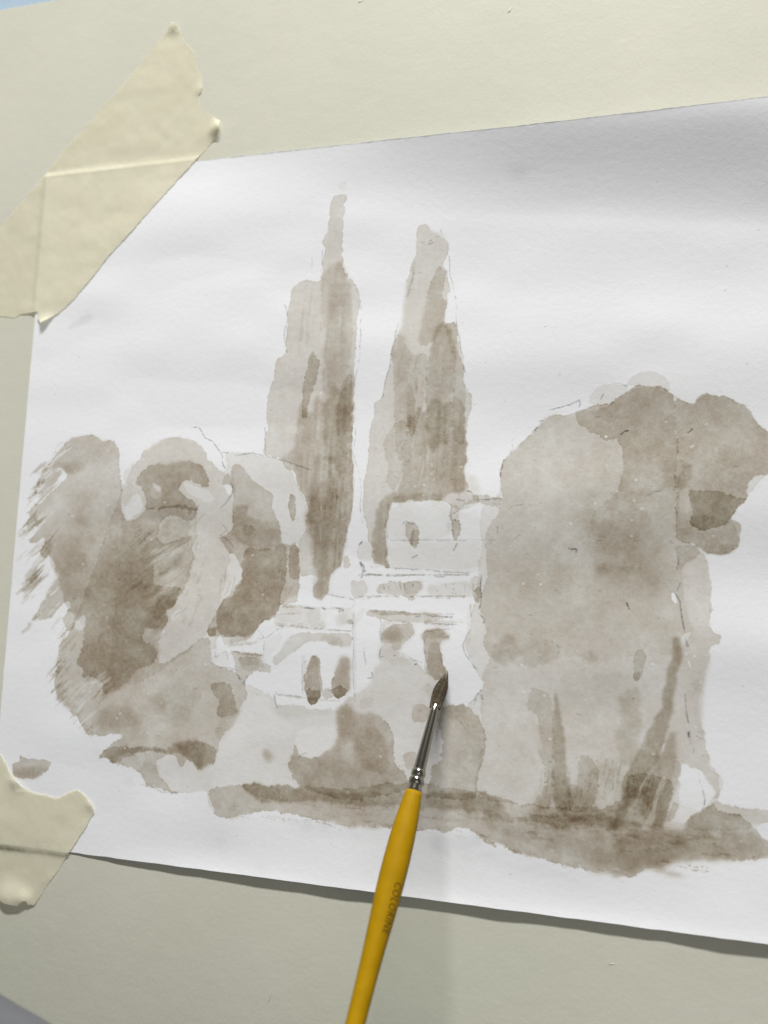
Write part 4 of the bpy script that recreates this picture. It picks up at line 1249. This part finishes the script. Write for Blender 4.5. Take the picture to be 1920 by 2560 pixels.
# angle about the axis: camera-facing direction, then round to the right-hand side
mid = PA + axis * ((s0_ + s1_) / 2)
vw = (CAM_POS - mid); vw -= axis * vw.dot(axis); vw.normalize()
rt = axis.cross(vw).normalized()
if rt.dot(RIGHT) < 0: rt = -rt
for v in tm.vertices:
    s = s0_ + (v.co.x - x_min) / (x_max - x_min) * (s1_ - s0_)
    r_ = float(np.interp(s, s2, rs)) + .00003
    hgt_ = v.co.y / .72
    a = math.radians(17) + hgt_ * math.radians(37)
    V.append(PA + axis * s + vw * (math.cos(a) * r_) + rt * (math.sin(a) * r_))
mesh_obj('lettering', V, [tuple(p.vertices) for p in tm.polygons], M_print, handle, smooth=True)

# bristles: a wet, slightly bent pointed tuft
tip = at(1119, 1678, .0016)
bel = at(1107, 1716, .0030)


def bez(t_):
    p0 = PA - axis * -.0008; p1 = PA - axis * .0045; p2 = bel; p3 = tip
    return p0 * (1 - t_) ** 3 + p1 * (3 * t_ * (1 - t_) ** 2) + p2 * (3 * t_ * t_ * (1 - t_)) + p3 * t_ ** 3


def tuft_r(t_):
    return (.00122 + .00042 * math.sin(min(t_ * 1.15, 1) * math.pi)) * (1 - t_ ** 4.2) + .00014


V, Fc = [], []
n = 24
st = [k / 20 for k in range(21)]
for t_ in st:
    c = bez(t_); d = (bez(min(t_ + .02, 1)) - bez(t_ - .02)).normalized()
    sx = d.cross(Vector((0, 0, 1))).normalized(); ux = sx.cross(d)
    for k in range(n):
        a = 2 * math.pi * k / n
        rr = tuft_r(t_) * .93
        V.append(c + sx * (math.cos(a) * rr) + ux * (math.sin(a) * rr * .72))
for i in range(20):
    for k in range(n):
        a = i * n + k; b_ = i * n + (k + 1) % n
        Fc.append((a, b_, b_ + n, a + n))
Fc.append(tuple(range(20 * n, 21 * n)))
br = mesh_obj('bristles', V, Fc, M_hair, brush)
V, Fc = [], []
for h in range(230):
    a0 = random.uniform(0, 2 * math.pi); rr0 = random.uniform(.88, 1.06)
    tend = random.uniform(.72, 1.0) if h > 6 else 1.02
    tw = random.uniform(-.25, .25)
    base = len(V)
    for k in range(9):
        t_ = tend * k / 8
        c = bez(t_); d = (bez(min(t_ + .02, 1)) - bez(t_ - .02)).normalized()
        sx = d.cross(Vector((0, 0, 1))).normalized(); ux = sx.cross(d)
        a = a0 + tw * t_
        rr = tuft_r(t_) * rr0
        p = c + sx * (math.cos(a) * rr) + ux * (math.sin(a) * rr * .72)
        hr = .000045 * (1 - .7 * k / 8)
        for q in range(3):
            b2 = a + q * 2.094
            V.append(p + (sx * math.cos(b2) + ux * math.sin(b2)) * hr)
    for k in range(8):
        for q in range(3):
            i0 = base + k * 3 + q; i1 = base + k * 3 + (q + 1) % 3
            Fc.append((i0, i1, i1 + 3, i0 + 3))
hs = mesh_obj('hair', V, Fc, M_hair, br)
hs['kind'] = 'stuff'

# ------------------------------------------------------------------ grey cloth, lower left corner
R_ = .05; ZC = .095
ra_, rb_ = ray(0, 2478), ray(165, 2572)
pn = ra_.cross(rb_).normalized()
if pn.dot(ray(500, 1500)) < 0: pn = -pn       # points towards the picture's middle
d = pn.cross(Vector((0, 0, 1))).normalized()
# cylinder lying on the board, tangent to that plane of sight
hn = Vector((pn.x, pn.y, 0))
k0 = (CAM_POS.dot(pn) - R_ - ZC * pn.z) / hn.dot(hn)
ax0 = hn * k0 + Vector((0, 0, ZC))
t0_ = (at(60, 2520, .05) - ax0).dot(d)
c0 = ax0 + d * (t0_ - .26); c1 = ax0 + d * (t0_ + .26)
nrm = hn.normalized()
V, Fc = [], []
NS, NA = 60, 40
for i in range(NS + 1):
    t_ = i / NS
    c = c0 + d * ((c1 - c0).length * t_)
    c.z = R_ + (ZC - R_) * float(sst(0, .34, .5 - abs(t_ - .5)))
    for k in range(NA):
        a = 2 * math.pi * k / NA
        r_ = R_ * (1 + .01 * math.sin(3 * a + 5 * t_) + .012 * math.sin(9 * t_ + a) + .006 * math.sin(23 * t_ + 2 * a))
        p = c + nrm * (math.cos(a) * r_) + Vector((0, 0, math.sin(a) * r_))
        p.z = max(p.z, .0012)
        V.append(p)
for i in range(NS):
    for k in range(NA):
        a = i * NA + k; b_ = i * NA + (k + 1) % NA
        Fc.append((a, b_, b_ + NA, a + NA))
Fc.append(tuple(range(NA))[::-1]); Fc.append(tuple(range(NS * NA, (NS + 1) * NA)))
cl = mesh_obj('grey_cloth', V, Fc, M_cloth)
tag(cl, 'out of focus roll of plain grey cloth in the bottom left corner of the photo', 'cloth')
